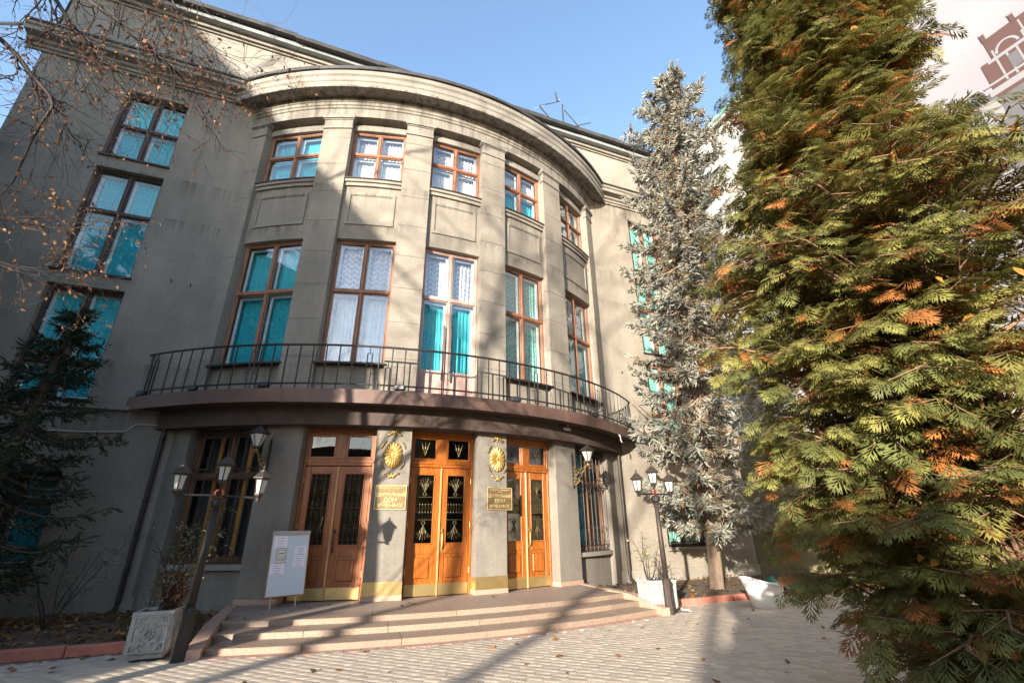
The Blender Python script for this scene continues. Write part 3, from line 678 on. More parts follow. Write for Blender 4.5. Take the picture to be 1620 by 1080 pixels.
for i in range(-64, 65):
    for j in range(-70, 71):
        p = ctr+ax*((i+(.27 if j % 2 else 0))*PL)+bx*(j*PW_)
        if not (-9.5 < p.x < 12.6 and -12.6 < p.y < -3.62): continue
        rs = math.hypot(p.x, p.y-CS)
        if abs(p.x) < 4.9 and rs < 14.86: continue
        if p.x < -4.6 and p.y > -3.75: continue
        v = Vector((p.x, p.y, 0))-CAMP; zc = v.dot(cf); u = 810+FPX*v.dot(cr)/zc if zc > .2 else -1; vv = 540-FPX*v.dot(cu)/zc if zc > .2 else -1
        cells.append((0 if (-15 < u < 1560 and -10 < vv < 1092) else 1, zc, p))
cells.sort(key=lambda c: (c[0], c[1])); rzp = math.atan2(ax.y, ax.x)
prnd = random.Random(5)
for k, (_, _, p) in enumerate(cells[:300]):
    o = link('paver', pmesh, pav); o.location = (p.x, p.y, prnd.uniform(-.0006, .0004)); o.rotation_euler = (prnd.uniform(-.0015, .0015), prnd.uniform(-.0015, .0015), rzp+(PI if prnd.random() < 0 else 0))
rest = cells[300:]
T0 = np.array([v for v in q.v]); ca, sa = math.cos(rzp), math.sin(rzp); T0 = T0@np.array([[ca, sa, 0], [-sa, ca, 0], [0, 0, 1]])
rp = np.array([(p.x, p.y, prnd.uniform(-.0006, .0004)) for _, _, p in rest])
rv = np.array([prnd.uniform(.88, 1.12) for _ in rest])
V = (T0[None]+rp[:, None]).reshape(-1, 3); tris = []
tf = [(12, 13, 14, 15), (12, 15, 16, 17)]+[tuple(f) for f in q.f[1:]]
F = (np.array(tf)[None]+(np.arange(len(rp))*18)[:, None, None]).reshape(-1, 4)
def paver_rest_mat():
    m, n, l, b = mat('paver_many'); b.inputs['Roughness'].default_value = .85
    at = n.new('ShaderNodeAttribute'); at.attribute_name = 'tint'; tc = n.new('ShaderNodeTexCoord'); nt = n.new('ShaderNodeTexNoise'); nt.inputs['Scale'].default_value = 7; nt.inputs['Detail'].default_value = 6; l.new(tc.outputs['Object'], nt.inputs['Vector'])
    rp_ = n.new('ShaderNodeValToRGB'); rp_.color_ramp.elements[0].position = .3; rp_.color_ramp.elements[1].position = .72; rp_.color_ramp.elements[0].color = (.45, .37, .285, 1); rp_.color_ramp.elements[1].color = (.57, .475, .37, 1); l.new(nt.outputs['Fac'], rp_.inputs['Fac'])
    mx = n.new('ShaderNodeMix'); mx.data_type = 'RGBA'; mx.blend_type = 'MULTIPLY'; mx.inputs['Factor'].default_value = 1; l.new(rp_.outputs['Color'], mx.inputs['A']); l.new(at.outputs['Color'], mx.inputs['B']); l.new(mx.outputs['Result'], b.inputs['Base Color'])
    n2 = n.new('ShaderNodeTexNoise'); n2.inputs['Scale'].default_value = 70; l.new(tc.outputs['Object'], n2.inputs['Vector']); bp = n.new('ShaderNodeBump'); bp.inputs['Strength'].default_value = .25; bp.inputs['Distance'].default_value = .02; l.new(n2.outputs['Fac'], bp.inputs['Height']); l.new(bp.outputs['Normal'], b.inputs['Normal']); return m
o = link('distant_pavers', np_mesh('distant_pavers', V, F, [paver_rest_mat()], tint=np.repeat(rv[:, None]*np.ones((1, 3)), 18, axis=0)), pav); o['kind'] = 'stuff'
# a band of reddish setts along the foot of the steps
t = -.30
while t < .29:
    t2 = t+random.uniform(.014, .018); mb = MB()
    mb.add([Sx(t, 14.84, -.001), Sx(t2-.0006, 14.84, -.001), Sx(t2-.0006, 14.665, -.001), Sx(t, 14.665, -.001), Sx(t, 14.84, -.03), Sx(t2-.0006, 14.84, -.03), Sx(t2-.0006, 14.665, -.03), Sx(t, 14.665, -.03)], [(0,1,2,3), (0,4,5,1), (1,5,6,2), (2,6,7,3), (3,7,4,0)])
    mb.build('border_sett', M['paver_red'], pav); t = t2
# steps
stp = tag(empty('entrance_steps'), kind='structure')
for k, r in enumerate(STEP_R):
    zt = PZ*(k+1)/3; tm = math.asin(4.02/r); t = -tm
    while t < tm-.004:
        t2 = min(t+random.uniform(.075, .115), tm); mb = MB(); n = 5; P = []
        if tm-t2 < .03: t2 = tm
        for i in range(n+1):
            a = t+(t2-t)*i/n; a = min(max(a, t+.0003), t2-.0003)
            P.append([Sx(a, r, -.02), Sx(a, r, zt-.012), Sx(a, r-.010, zt), Sx(a, r-.62, zt), Sx(a, r-.62, -.02)])
        mb.grid(P, 0); o_ = len(mb.v)-5*(n+1); mb.f.append([o_, o_+1, o_+2, o_+3, o_+4][::-1]); mb.m.append(0); e = o_+5*n; mb.f.append([e, e+1, e+2, e+3, e+4]); mb.m.append(0)
        mb.build('step_slab', M['granite'], stp); t = t2
mb = MB(); tm = math.asin(4.02/12.93)
poly = [Sx(-tm+2*tm*i/24, 12.93, 0)[:2] for i in range(25)]+[(4.02, -1.0), (-4.02, -1.0)]
mb.prism(poly, -.02, PZ-.002); mb.build('porch_floor', M['granite_top'], stp)
for s in (-1, 1):
    mb = MB(); x0_, x1_ = (s*4.025, s*4.23) if s > 0 else (s*4.23, s*4.025)
    pts = [(-1.2, .27), (-3.45, .27), (-4.62, .13), (-4.62, -.03), (-1.2, -.03)]
    mb.add([(x0_, y, z) for y, z in pts]+[(x1_, y, z) for y, z in pts], [(0,1,2,3,4), (9,8,7,6,5)]+[(i, 5+i, 5+(i+1) % 5, (i+1) % 5) for i in range(5)]); mb.build('side_kerb', M['pink_stone'], stp)
# planting beds and kerbs
def bed(name, x0, x1, y0, y1, seed):
    rn = np.random.default_rng(seed); nx, ny = int((x1-x0)/.12), int((y1-y0)/.12); P = []
    for i in range(nx+1):
        P.append([(x0+(x1-x0)*i/nx, y0+(y1-y0)*j/ny, .035+.035*rn.random()+.05*math.sin(PI*j/ny)) for j in range(ny+1)])
    mb = MB(); mb.grid(P, 0); return tag(mb.build(name, M['soil'], smooth=True), kind='structure')
bed('soil_bed', -16, -4.28, -3.40, -.05, 1); bed('soil_bed', 4.28, 12.9, -3.60, -.05, 2)
for s, x0, x1, y0, L in ((-1, -16, -5.0, -3.55, 1.02), (1, 5.0, 12.9, -3.75, .62)):
    kb = tag(empty('kerb'), kind='structure'); x = x1 if s < 0 else x0
    while (x > x0+.1) if s < 0 else (x < x1-.1):
        l_ = L*random.uniform(.92, 1.06); mb = MB(); a, b = (x-l_+.012, x) if s < 0 else (x, x+l_-.012)
        dy = random.uniform(-.008, .008); mb.bbox(a, b, y0+dy, y0+.14+dy, -.03, .125+random.uniform(-.006, .006), .014); mb.build('kerb_stone', M['kerb_red'], kb); x += s*l_
# dead leaves on the beds, steps and paving
def leaf_litter(n, regions, seed):
    rn = np.random.default_rng(seed); pos, nor = [], []
    for (x0, x1, y0, y1, z, k) in regions:
        p = np.stack([rn.uniform(x0, x1, k), y0+(y1-y0)*rn.random(k)**.75, np.full(k, z)+rn.uniform(0, .05, k)*(z > .02)*(z < .2)], -1); pos.append(p)
    pos = np.concatenate(pos); k = len(pos)
    d = rn.normal(size=(k, 3)); d[:, 2] *= .45; Rm = frames(d, rn.uniform(-.7, .7, k))
    Tm = np.array([(-.5, 0, 0), (-.1, .3, .06), (.5, 0, .0), (-.1, -.3, .06)]); TF = np.array([(0, 3, 2, 1)])
    pal = np.array([(.22, .10, .035), (.30, .15, .05), (.16, .085, .04), (.36, .22, .09), (.12, .11, .05)])
    return scatter(Tm, TF, Rm, pos, rn.uniform(.06, .15, k), pal[rn.integers(0, 5, k)]*rn.uniform(.7, 1.2, (k, 1)))
V, F, tt = leaf_litter(0, [(-11, -4.4, -3.4, -.1, .09, 1900), (-9, -4.5, -.9, -.08, .10, 900), (4.4, 11, -3.5, -.1, .09, 500), (-5, -4.3, -3.2, -.6, .1, 120), (-6, 7, -9.5, -4.9, .004, 70), (-4, 4, -3.2, -2.0, .258, 14), (-9, -5, -4.6, -3.6, .004, 40)], 3)
tag(link('fallen_leaves', np_mesh('fallen_leaves', V, F, [M['leaf']], tint=tt)), kind='stuff')
def tuft_mesh(n, rad, h, seed):
    rn = np.random.default_rng(seed); pos = np.stack([rn.normal(0, rad, n), rn.normal(0, rad, n), np.zeros(n)], -1); d = rn.normal(size=(n, 3))*.45; d[:, 2] = 1
    Tm = np.array([(0, -.06, 0), (0, .06, 0), (.6, .03, .03), (1, 0, .12)]); return scatter(Tm, np.array([(0, 1, 2, 3)]), frames(d, rn.uniform(0, 6, n)), pos, rn.uniform(.5, 1, n)*h, np.array([(.09, .14, .03)])*rn.uniform(.6, 1.3, (n, 1)))
V, F, tt = tuft_mesh(160, .16, .16, 5); o = link('grass_tuft', np_mesh('grass_tuft', V, F, [M['leaf']], tint=tt)); o.location = (5.5, -2.7, .06); tag(o, kind='stuff')

# ------------------------------------------------------------------ street furniture
def lantern_parts(parent, loc, rt, rb, h, roof_r, roof_h, n, metal, name='lantern'):
    mb = MB(); a0 = PI/n
    def c(r, i, z): a = a0+2*PI*i/n; return (r*math.cos(a), r*math.sin(a), z)
    for i in range(n): mb.tube([c(rb, i, .02), c(rt, i, h)], .010, 4)
    mb.lathe([(rb*.5,-.05),(rb*.75,-.03),(rb*1.12,0),(rb*1.12,.03)], n, a0=a0); mb.lathe([(rt*1.03,h-.02),(rt*1.1,h+.005)], n, a0=a0)
    o = mb.build(name, metal, parent); o.location = loc
    q = MB(); q.lathe([(rb*.93,.03),(rt*.93,h-.015)], n, a0=a0); q.build('lantern_glass', M['lantern_glass'], o)
    q = MB(); q.lathe([(roof_r,h+.006),(roof_r,h+.022),(roof_r*.62,h+.03+roof_h*.45),(roof_r*.34,h+.03+roof_h*.8),(roof_r*.30,h+.03+roof_h),(roof_r*.14,h+.03+roof_h),(.012,h+.05+roof_h),(.022,h+.075+roof_h),(.006,h+.11+roof_h)], n, a0=a0); q.build('lantern_roof', metal, o)
    return o
def street_lamp(x, y, H, lean, label, rz):
    root = tag(empty('street_lamp', (x, y, 0), rz), label, 'street lamp', 'three armed lanterns beside the steps'); root.rotation_euler = (0, lean, rz)
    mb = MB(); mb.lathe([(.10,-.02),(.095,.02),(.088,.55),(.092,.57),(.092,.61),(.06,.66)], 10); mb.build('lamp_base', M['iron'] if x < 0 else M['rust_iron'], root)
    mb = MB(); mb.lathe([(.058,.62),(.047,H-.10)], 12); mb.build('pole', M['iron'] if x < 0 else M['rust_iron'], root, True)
    mb = MB(); mb.lathe([(.05,H-.17),(.095,H-.14),(.10,H-.08),(.09,H-.05),(.05,H-.02)], 12); mb.build('collar', M['iron'], root)
    mb = MB(); mb.tube([(-.56,0,H),(-.2,0,H+.01),(0,0,H+.012),(.2,0,H+.01),(.56,0,H)], .019, 7); mb.tube([(0,0,H-.03),(0,0,H+.19)], .024, 7)
    for s in (-1, 1): mb.lathe([(.035,H-.05),(.04,H-.02),(.02,H+.03)], 8, (s*.56, 0))
    mb.build('cross_arm', M['iron'], root)
    mb = MB(); mb.tube([(.055*math.cos(t), 0, H+.045+.055*math.sin(t)) for t in np.linspace(0, 2*PI, 15)[:-1]], .017, 6, closed=True); mb.build('red_ring', M['red_paint'], root)
    for dx, dz in ((-.56, .05), (.56, .05), (0, .22)): lantern_parts(root, (dx, 0, H+dz), .105, .068, .25, .155, .11, 6, M['rust_iron'])
street_lamp(-4.295, -4.60, 2.19, .03, 'dark three-lantern street lamp in the shade at the left end of the steps', .12)
street_lamp(4.255, -4.55, 2.33, -.015, 'sunlit brown three-lantern street lamp in front of the pale planter, right of the steps', .25)
def wall_lamp(th, label):
    root = tag(empty('wall_lamp'), label, 'wall lamp', 'lanterns on scroll brackets beside the entrance'); place(root, th, R+.003, 0)
    mb = MB(); mb.bbox(-.022, .022, -.03, 0, 2.70, 3.62, .006); mb.tube([(0,-.015,3.6),(0,-.015,3.70)], [.02,.004], 5); mb.build('back_plate', M['iron'], root)
    mb = MB()
    L = lambda pts: [(0, -p[0], p[2]) for p in pts]
    mb.tube([(0,-.02,2.98),(0,-.16,2.94),(0,-.32,3.02),(0,-.42,3.16),(0,-.50,3.27),(0,-.58,3.30)], .016, 6)
    mb.tube([(0,-.02,3.16),(0,-.20,3.20),(0,-.38,3.22),(0,-.50,3.27)], .013, 6)
    for cx_, cz_, r0, a0, a1 in ((.13,3.07,.10,0,8), (.31,3.11,.085,PI,PI-8), (.66,3.23,.07,PI/2,PI/2-7), (.12,2.86,.09,PI/2,PI/2+7), (.08,3.25,.06,0,6), (.24,2.90,.05,0,-6)):
        mb.tube(L(spiral(cx_, cz_, r0, .015, a0, a1)), .012, 5)
    mb.tube([(0,-.02,2.80),(0,-.10,2.77),(0,-.20,2.84),(0,-.26,2.94)], .012, 5)
    mb.lathe([(.03,3.26),(.05,3.29),(.05,3.32),(.03,3.35)], 8, (0, -.58)); mb.build('scroll_bracket', M['gold_paint'], root)
    lantern_parts(root, (0, -.58, 3.37), .185, .07, .30, .235, .12, 6, M['rust_iron'])
wall_lamp(-.394, 'lantern on a scroll bracket between the grilled window and the left door, in shade')
wall_lamp(.394, 'sunlit lantern on a gilded scroll bracket right of the three doors')

def planter(x, y, rz, w_, h, label):
    root = tag(empty('planter', (x, y, 0), rz), label, 'planter', 'carved concrete planters flanking the steps')
    mb = MB(); mb.bbox(-w_*.44, w_*.44, -w_*.44, w_*.44, 0, .06, .006); mb.build('planter_foot', M['concrete_white'], root)
    mb = MB(); P = []
    for z, s in ((.06,.93),(.07,.95),(h-.05,1.0)): P.append([(sx*w_/2*s, sy*w_/2*s, z) for sx, sy in ((-1,-1),(1,-1),(1,1),(-1,1))])
    mb.grid(P, 0, cv=True); mb.build('planter_body', M['concrete_white'], root)
    mb = MB(); e = .05
    for a, b, c, d in ((-w_/2-.012, w_/2+.012, -w_/2-.012, -w_/2+e), (-w_/2-.012, w_/2+.012, w_/2-e, w_/2+.012), (-w_/2-.012, -w_/2+e, -w_/2+e, w_/2-e), (w_/2-e, w_/2+.012, -w_/2+e, w_/2-e)): mb.bbox(a, b, c, d, h-.05, h, .005)
    mb.build('planter_rim', M['concrete_white'], root)
    mb = MB(); mb.add([(-w_/2+.04,-w_/2+.04,h-.04),(w_/2-.04,-w_/2+.04,h-.04),(w_/2-.04,w_/2-.04,h-.03),(-w_/2+.04,w_/2-.04,h-.035)], [(0,1,2,3)]); mb.build('planter_soil', M['soil'], root)
    for rot in (0, PI/2, PI, -PI/2):
        mb = MB(); q = w_*.5*.965; H2 = (h-.05+.08)/2; s_ = w_/.5
        for a, b, c, d in ((-.215, .215, .205, .225), (-.215, .215, -.225, -.205), (-.22, -.20, -.205, .205), (.20, .22, -.205, .205)): mb.box(a*s_, b*s_, -q-.026, -q+.02, H2+c*(h/.58), H2+d*(h/.58))
        for k in range(8): a = 2*PI*k/8; mb.lathe([(.03,0)], 3) if 0 else mb.tube([(.055*math.cos(a)*s_, -q-.002, H2+.055*math.sin(a)), (.056*math.cos(a)*s_, -q-.034, H2+.056*math.sin(a))], [.028, .014], 7)
        mb.tube([(0,-q-.002,H2),(0,-q-.025,H2)], [.026, .014], 7)
        for k in range(4):
            a = PI/2*k+PI/2; cx_, cz_ = .145*math.cos(a), .145*math.sin(a)
            for m_ in (-1, 1):
                pts = spiral(0, 0, .075, .02, a+PI/2*m_*.2, a+m_*4.4, n=12); tx, tz = -math.sin(a)*.062*m_, math.cos(a)*.062*m_
                mb.tube([((cx_+tx+x_)*s_, -q-.008, H2+cz_+tz+z_) for x_, _, z_ in pts], [.026]*4+[.02]*9, 5)
        for sx in (-1, 1):
            for sz in (-1, 1): mb.tube([(sx*.13*s_,-q-.008,H2+sz*.12),(sx*.16*s_,-q-.012,H2+sz*.165),(sx*.19*s_,-q-.008,H2+sz*.19)], [.008,.018,.006], 5)
        o = mb.build('carved_relief', M['concrete_white'], root); o.rotation_euler = (0, 0, rot)
planter(-4.77, -4.03, -.02, .50, .60, 'bluish carved concrete planter standing behind the left street lamp')
planter(4.36, -4.05, -.10, .60, .60, 'pale sunlit carved concrete planter behind the right street lamp')

# notice board on the porch
nb = tag(empty('notice_board', (-3.14, -2.08, PZ), .36), 'white notice board on thin metal legs standing on the porch before the left door', 'notice board')
tilt = .10
def bz(z): return tilt*(z-.2)
mb = MB(); mb.add([(-.36,bz(.22),.22),(.36,bz(.22),.22),(.36,bz(1.40),1.40),(-.36,bz(1.40),1.40),(-.36,bz(.22)+.02,.22),(.36,bz(.22)+.02,.22),(.36,bz(1.40)+.02,1.40),(-.36,bz(1.40)+.02,1.40)], [(0,1,2,3),(7,6,5,4),(0,4,5,1),(1,5,6,2),(2,6,7,3),(3,7,4,0)]); mb.build('board_panel', M['board_white'], nb)
mb = MB()
mb.tube([(-.365,bz(.21)+.01,.21),(-.365,bz(1.40)+.01,1.40)], .012, 4); mb.tube([(.365,bz(.21)+.01,.21),(.365,bz(1.40)+.01,1.40)], .012, 4); mb.tube([(-.365,bz(.21)+.01,.21),(.365,bz(.21)+.01,.21)], .012, 4); mb.build('board_frame', M['pale_wood'], nb)
mb = MB(); mb.bbox(-.375, .375, bz(1.36)-.02, bz(1.36)+.04, 1.335, 1.41, .006); mb.build('paper_clamp', M['alu'], nb)
for x, dy in ((-.24, .035), (.24, .035), (-.30, .62)):
    mb = MB(); top = (x*.9, bz(.9)+.045, .9); mb.tube([(x, dy, 0), top], .011, 6); mb.tube([(x, dy, -.001), (x+(top[0]-x)*.03, dy+(top[1]-dy)*.03, .03)], .015, 6); mb.build('leg', M['alu'], nb)
def on_board(mb_, name, m, label, cat, x, z, g=None):
    o = mb_.build(name, m); Lm = Matrix.Translation((-3.14, -2.08, PZ))@Matrix.Rotation(.36, 4, 'Z')@Matrix.Translation((x, bz(z)-.003, z))@Matrix.Rotation(-math.atan(tilt), 4, 'X')
    o.matrix_world = Lm; return tag(o, label, cat, g)
def text_mesh(s, size, m, name='lettering', align='CENTER', ext=.004, sx=1.0):
    cu_ = bpy.data.curves.new(name, 'FONT'); cu_.body = s; cu_.size = size; cu_.align_x = align; cu_.align_y = 'CENTER'; cu_.extrude = ext; cu_.resolution_u = 2; cu_.offset = size*.012
    t = bpy.data.objects.new(name, cu_); col.objects.link(t); bpy.context.view_layer.update()
    me = bpy.data.meshes.new_from_object(t.evaluated_get(bpy.context.evaluated_depsgraph_get())); bpy.data.objects.remove(t); bpy.data.curves.remove(cu_)
    me.materials.clear(); me.materials.append(m); me.transform(Matrix.Diagonal((sx, 1, 1, 1))@Matrix.Rotation(PI/2, 4, 'X')); me.name = name; return me
def sheet(x, z, w_, h, m, lines, label, sign=False):
    mb = MB(); mb.box(-w_/2, w_/2, -.003, .0, -h/2, h/2); root = on_board(mb, 'no_smoking_sign' if sign else 'paper_notice', m, label, 'sign' if sign else 'paper', x, z)
    if lines:
        q = MB(); rn = random.Random(int(x*100+z*1000))
        for k in range(lines):
            zz = h/2-.035-(h-.06)*k/max(1, lines-1); ww = w_*rn.uniform(.42, .8)/2; q.box(-ww, ww, -.0045, -.0032, zz-.005, zz+.005)
        q.build('text_lines', M['grey_ink'], root)
    return root
sheet(-.20, 1.20, .25, .22, M['paper'], 4, 'white typed sheet at the top left of the notice board')
sheet(.205, 1.02, .235, .185, M['paper'], 5, 'white typed sheet at the right of the notice board, upper of the pair')
sheet(.195, .82, .235, .19, M['paper'], 4, 'white typed sheet at the right of the notice board, lower of the pair')
sheet(-.215, .70, .27, .20, M['paper'], 4, 'white typed sheet below the smoking sign')
sg = sheet(-.165, .945, .19, .275, M['paper_cream'], 0, 'framed cream smoking area sign with cigarette drawing on the notice board', True)
q = MB()
for a, b, c, d in ((-.095,.095,.129,.1375),(-.095,.095,-.1375,-.129),(-.095,-.088,-.129,.129),(.088,.095,-.129,.129),(-.066,.066,.096,.101),(-.066,.066,-.016,-.011),(-.066,-.061,-.011,.096),(.061,.066,-.011,.096)): q.box(a, b, -.006, -.0032, c, d)
q.box(-.05, .03, -.006, -.0032, .033, .048); q.box(.033, .05, -.006, -.0032, .033, .048); q.tube([(.045,-.005,.052),(.05,-.005,.062),(.042,-.005,.07),(.048,-.005,.08)], .003, 4)
q.build('cigarette_drawing', M['ink'], sg)
for s_, zz in (('МЕСТО ДЛЯ', -.055), ('КУРЕНИЯ', -.088)):
    o = link('lettering', text_mesh(s_, .028, M['ink'], ext=.001), sg); o.location = (0, -.004, zz)
# brass plaques
for th, lab in ((-.1195, 'brass name plaque on the left pillar between the doors, below a gilded medallion'), (.1415, 'brass name plaque on the right pillar between the doors, duller than its twin')):
    pw = .70; mb = MB(); mb.bbox(-pw/2, pw/2, -.012, 0, -.265, .265, .004)
    pl = mb.build('name_plaque', M['plaque_brass']); place(pl, th, R+.012, 2.352); tag(pl, lab, 'plaque', 'brass plaques of the house')
    q = MB()
    for a, b, c, d in ((-pw/2, pw/2, .25, .265), (-pw/2, pw/2, -.265, -.25), (-pw/2, -pw/2+.015, -.25, .25), (pw/2-.015, pw/2, -.25, .25)): q.box(a, b, -.019, -.0125, c, d)
    q.build('plaque_border', M['letter_brass'], pl)
    for s_, zz, size, sx in (('РОССИЙСКАЯ АКАДЕМИЯ', .205, .045, .95), ('Н А У К', .155, .036, 1.0), ('ЦЕНТРАЛЬНЫЙ', .055, .105, .80), ('ДОМ', -.06, .135, .95), ('УЧЕНЫХ', -.175, .105, 1.28)):
        o = link('lettering', text_mesh(s_, size, M['letter_brass'], ext=.003, sx=sx), pl); o.location = (0, -.015, zz)
    q = MB()
    for sx in (-1, 1):
        for sz in (-1, 1): q.tube([(sx*.315,-.012,sz*.225),(sx*.315,-.018,sz*.225)], .010, 7)
    q.build('screw', M['brass'], pl)
# floodlights along the balcony edge, camera below it
FL = [(-.712, 'at the left end of the balcony'), (-.568, 'on the balcony edge before the plain wall left of the bow'), (-.405, 'on the balcony edge below the leftmost tall window'), (-.12, 'on the balcony edge left of the balcony door'), (.158, 'on the balcony edge right of the balcony door'), (.437, 'on the balcony edge below the rightmost tall window')]
for th, lab in FL:
    root = tag(empty('floodlight'), 'small black floodlight '+lab, 'floodlight', 'floodlights along the balcony edge'); place(root, th, RB-.12, 4.69); s_ = random.uniform(-.4, .4)
    root.rotation_euler.z += s_
    mb = MB(); mb.bbox(-.13, .13, -.06, .06, .045, .17, .02); mb.build('housing', M['black_plastic'], root)
    mb = MB(); mb.bbox(-.10, .10, .062, .07, .06, .155, .002); mb.build('lens', M['lens'], root)
    mb = MB(); mb.box(-.02, .02, -.02, .02, 0, .045); mb.tube([(-.13,0,.11),(-.15,0,.11),(-.15,0,.012),(.15,0,.012),(.15,0,.11),(.13,0,.11)], .01, 4); mb.tube([(.15,0,.012),(.32,.0,.008),(.5,.03,.008)], .012, 4); mb.build('bracket', M['iron'], root)
cv = tag(empty('security_camera', (3.62, -1.80, 4.36), .4), 'small tube security camera mounted under the balcony above the right door', 'camera')
mb = MB(); mb.tube([(-.16,0,-.09),(.10,0,-.09)], .042, 8); mb.build('housing', M['cable_white'], cv)
mb = MB(); mb.tube([(.10,0,-.09),(.15,0,-.09)], .036, 8); mb.build('lens', M['black_plastic'], cv)
mb = MB(); mb.tube([(0,0,.04),(0,0,-.05)], .022, 6); mb.build('bracket', M['alu'], cv)
# cable on the left wall, drain pipes in the corners of the bow
mb = MB(); mb.tube([(-8.6,-.04,3.82),(-8.0,-.03,3.82),(-7.45,-.03,3.85),(-7.2,-.03,3.87),(-7.12,-.03,3.95),(-7.05,-.03,4.04),(-6.8,-.03,4.06),(-6.4,-.03,4.04),(-5.95,-.05,4.05),(-5.78,-.12,4.22)], .018, 5); tag(mb.build('cable', M['cable_white']), 'thin pale cable running along the left wall below the balcony', 'cable')
for s, lab in ((-1, 'dark drain pipe in the shaded corner left of the bow'), (1, 'dark drain pipe in the sunlit corner right of the bow')):
    root = tag(empty('drain_pipe', (s*6.42, -.10, 0)), lab, 'drain pipe', 'drain pipes in the corners of the bow')
    mb = MB(); mb.tube([(0,0,4.39),(0,0,.30),(0,-.05,.18),(0,-.16,.10)], .055, 8); mb.build('pipe', M['rust_iron'], root)
    for z in (.9, 2.3, 3.7):
        mb = MB(); mb.lathe([(.065,z),(.065,z+.04)], 10); mb.build('pipe_clamp', M['iron'], root)
# wires on the right wall
mb = MB(); mb.tube([(7.28,-.02,5.73),(8.0,-.05,5.10),(8.6,-.06,4.62)], .010, 4); mb.tube([(7.6,-.02,5.75),(8.9,-.03,5.75)], .008, 4); mb.tube([(7.55,-.02,5.72),(8.15,-.05,5.2),(8.7,-.06,4.75)], .010, 4); tag(mb.build('wall_wire', M['iron']), 'thin wires fixed to the sunlit wall right of the balcony', 'wire')
# aerial on the roof
an = tag(empty('roof_aerial', (5.85, 1.0, 17.9)), 'old television aerial with several rods on the roof edge', 'aerial')
mb = MB(); mb.tube([(0,0,0),(.02,0,3.1)], .035, 6); mb.build('mast', M['rust_iron'], an)
for (a, b, r_) in (((-1.25,0,2.45),(-.1,0,3.25),.02), ((-1.25,0,2.45),(-.75,0,1.9),.028), ((-.12,0,3.35),(1.15,1.6,4.6),.014), ((-1.6,0,2.1),(-.35,0,3.15),.012), ((.1,0,2.75),(1.05,0,1.75),.022), ((.55,0,2.1),(1.7,.4,3.2),.014), ((.75,0,1.95),(1.85,.4,3.0),.020), ((.9,0,1.8),(1.5,.3,2.4),.014), ((-.25,0,3.2),(-.32,0,3.75),.035)):
    mb = MB(); mb.tube([a, b], r_*1.1, 5); mb.build('aerial_rod', M['rust_iron'] if r_ > .016 else M['alu'], an)
# white tub
def tub():
    mb = MB(); n = 56; P = []
    def pt(t, k, i_, dz=0.0):
        a = 2*PI*i_/n; ca, sa_ = math.cos(a), math.sin(a); lf = (.5-.5*ca)**2.2; rt = (.5+.5*ca)**3
        top = .395+.21*lf+.02*rt; z = top*t+dz; off = -.15*lf*t**1.4; sx = .37+.10*min(t, 1)**.8; sy = .25+.075*min(t, 1)
        return ((sx*ca)*k+off, sy*sa_*k, z)
    for t, k in ((0, .97), (.04, 1.0), (.25, 1.0), (.5, 1.0), (.75, 1.005), (.93, 1.01), (.98, 1.04), (1.0, 1.085)): P.append([pt(t, k, i) for i in range(n)])
    P.append([pt(1.0, 1.10, i, .018) for i in range(n)]); P.append([pt(1.0, 1.05, i, .034) for i in range(n)]); P.append([pt(1.0, .96, i, .012) for i in range(n)])
    for t, k in ((.8, .93), (.5, .90), (.3, .88)): P.append([pt(t, k, i) for i in range(n)])
    P = [list(r) for r in zip(*P)]; mb.grid(P, 0, cu=True)
    mb.add([r[0] for r in P], [tuple(range(n))[::-1]]); mb.add([r[-1] for r in P], [tuple(range(n))]); return mb
root = tag(empty('white_tub', (6.78, -4.72, 0), .08), 'white slipper shaped tub standing on the paving by the red kerb', 'tub')
tub().build('tub_body', M['tub_white'], root, True)
mb = MB(); mb.lathe([(.36,0.16),(.38,.19)], 20); o = mb.build('tub_soil', M['soil'], root); o.scale = (.95, .62, 1)
# green tarp behind it
mb = MB(); P = []
for i in range(15):
    P.append([(8.05+.95*i/14, -3.75+.55*j/6+.05*math.sin(i*1.3), .12+.30*math.exp(-((i-5)/4.5)**2)*math.sin(PI*(j+.6)/7)+.05*math.sin(i*2.1+j*1.7)) for j in range(7)])
mb.grid(P, 0); tag(mb.build('green_tarpaulin', M['green_tarp'], smooth=True), 'crumpled dark green tarpaulin lying behind the white tub', 'tarpaulin')

# ------------------------------------------------------------------ neighbours
nb2 = tag(empty('white_gable_building'), 'tall white building at the right edge with pale green eaves, behind the conifers', 'building')
mb = MB(); mb.box(13, 30, -34, 1.6, 4.2, 19.6); mb.build('white_wall', M['white_wall'], nb2)
mb = MB(); mb.box(12.98, 30, -34, 1.6, -.05, 4.19); mb.build('base_wall', M['khaki_wall'], nb2)
mb = MB(); mb.box(12.75, 30.2, -34.2, 1.75, 19.62, 19.85); mb.build('eaves', M['gutter'], nb2)
mb = MB(); mb.box(12.70, 30.3, -34.3, 1.8, 19.852, 20.05); mb.build('eaves_trim', M['green_trim'], nb2)
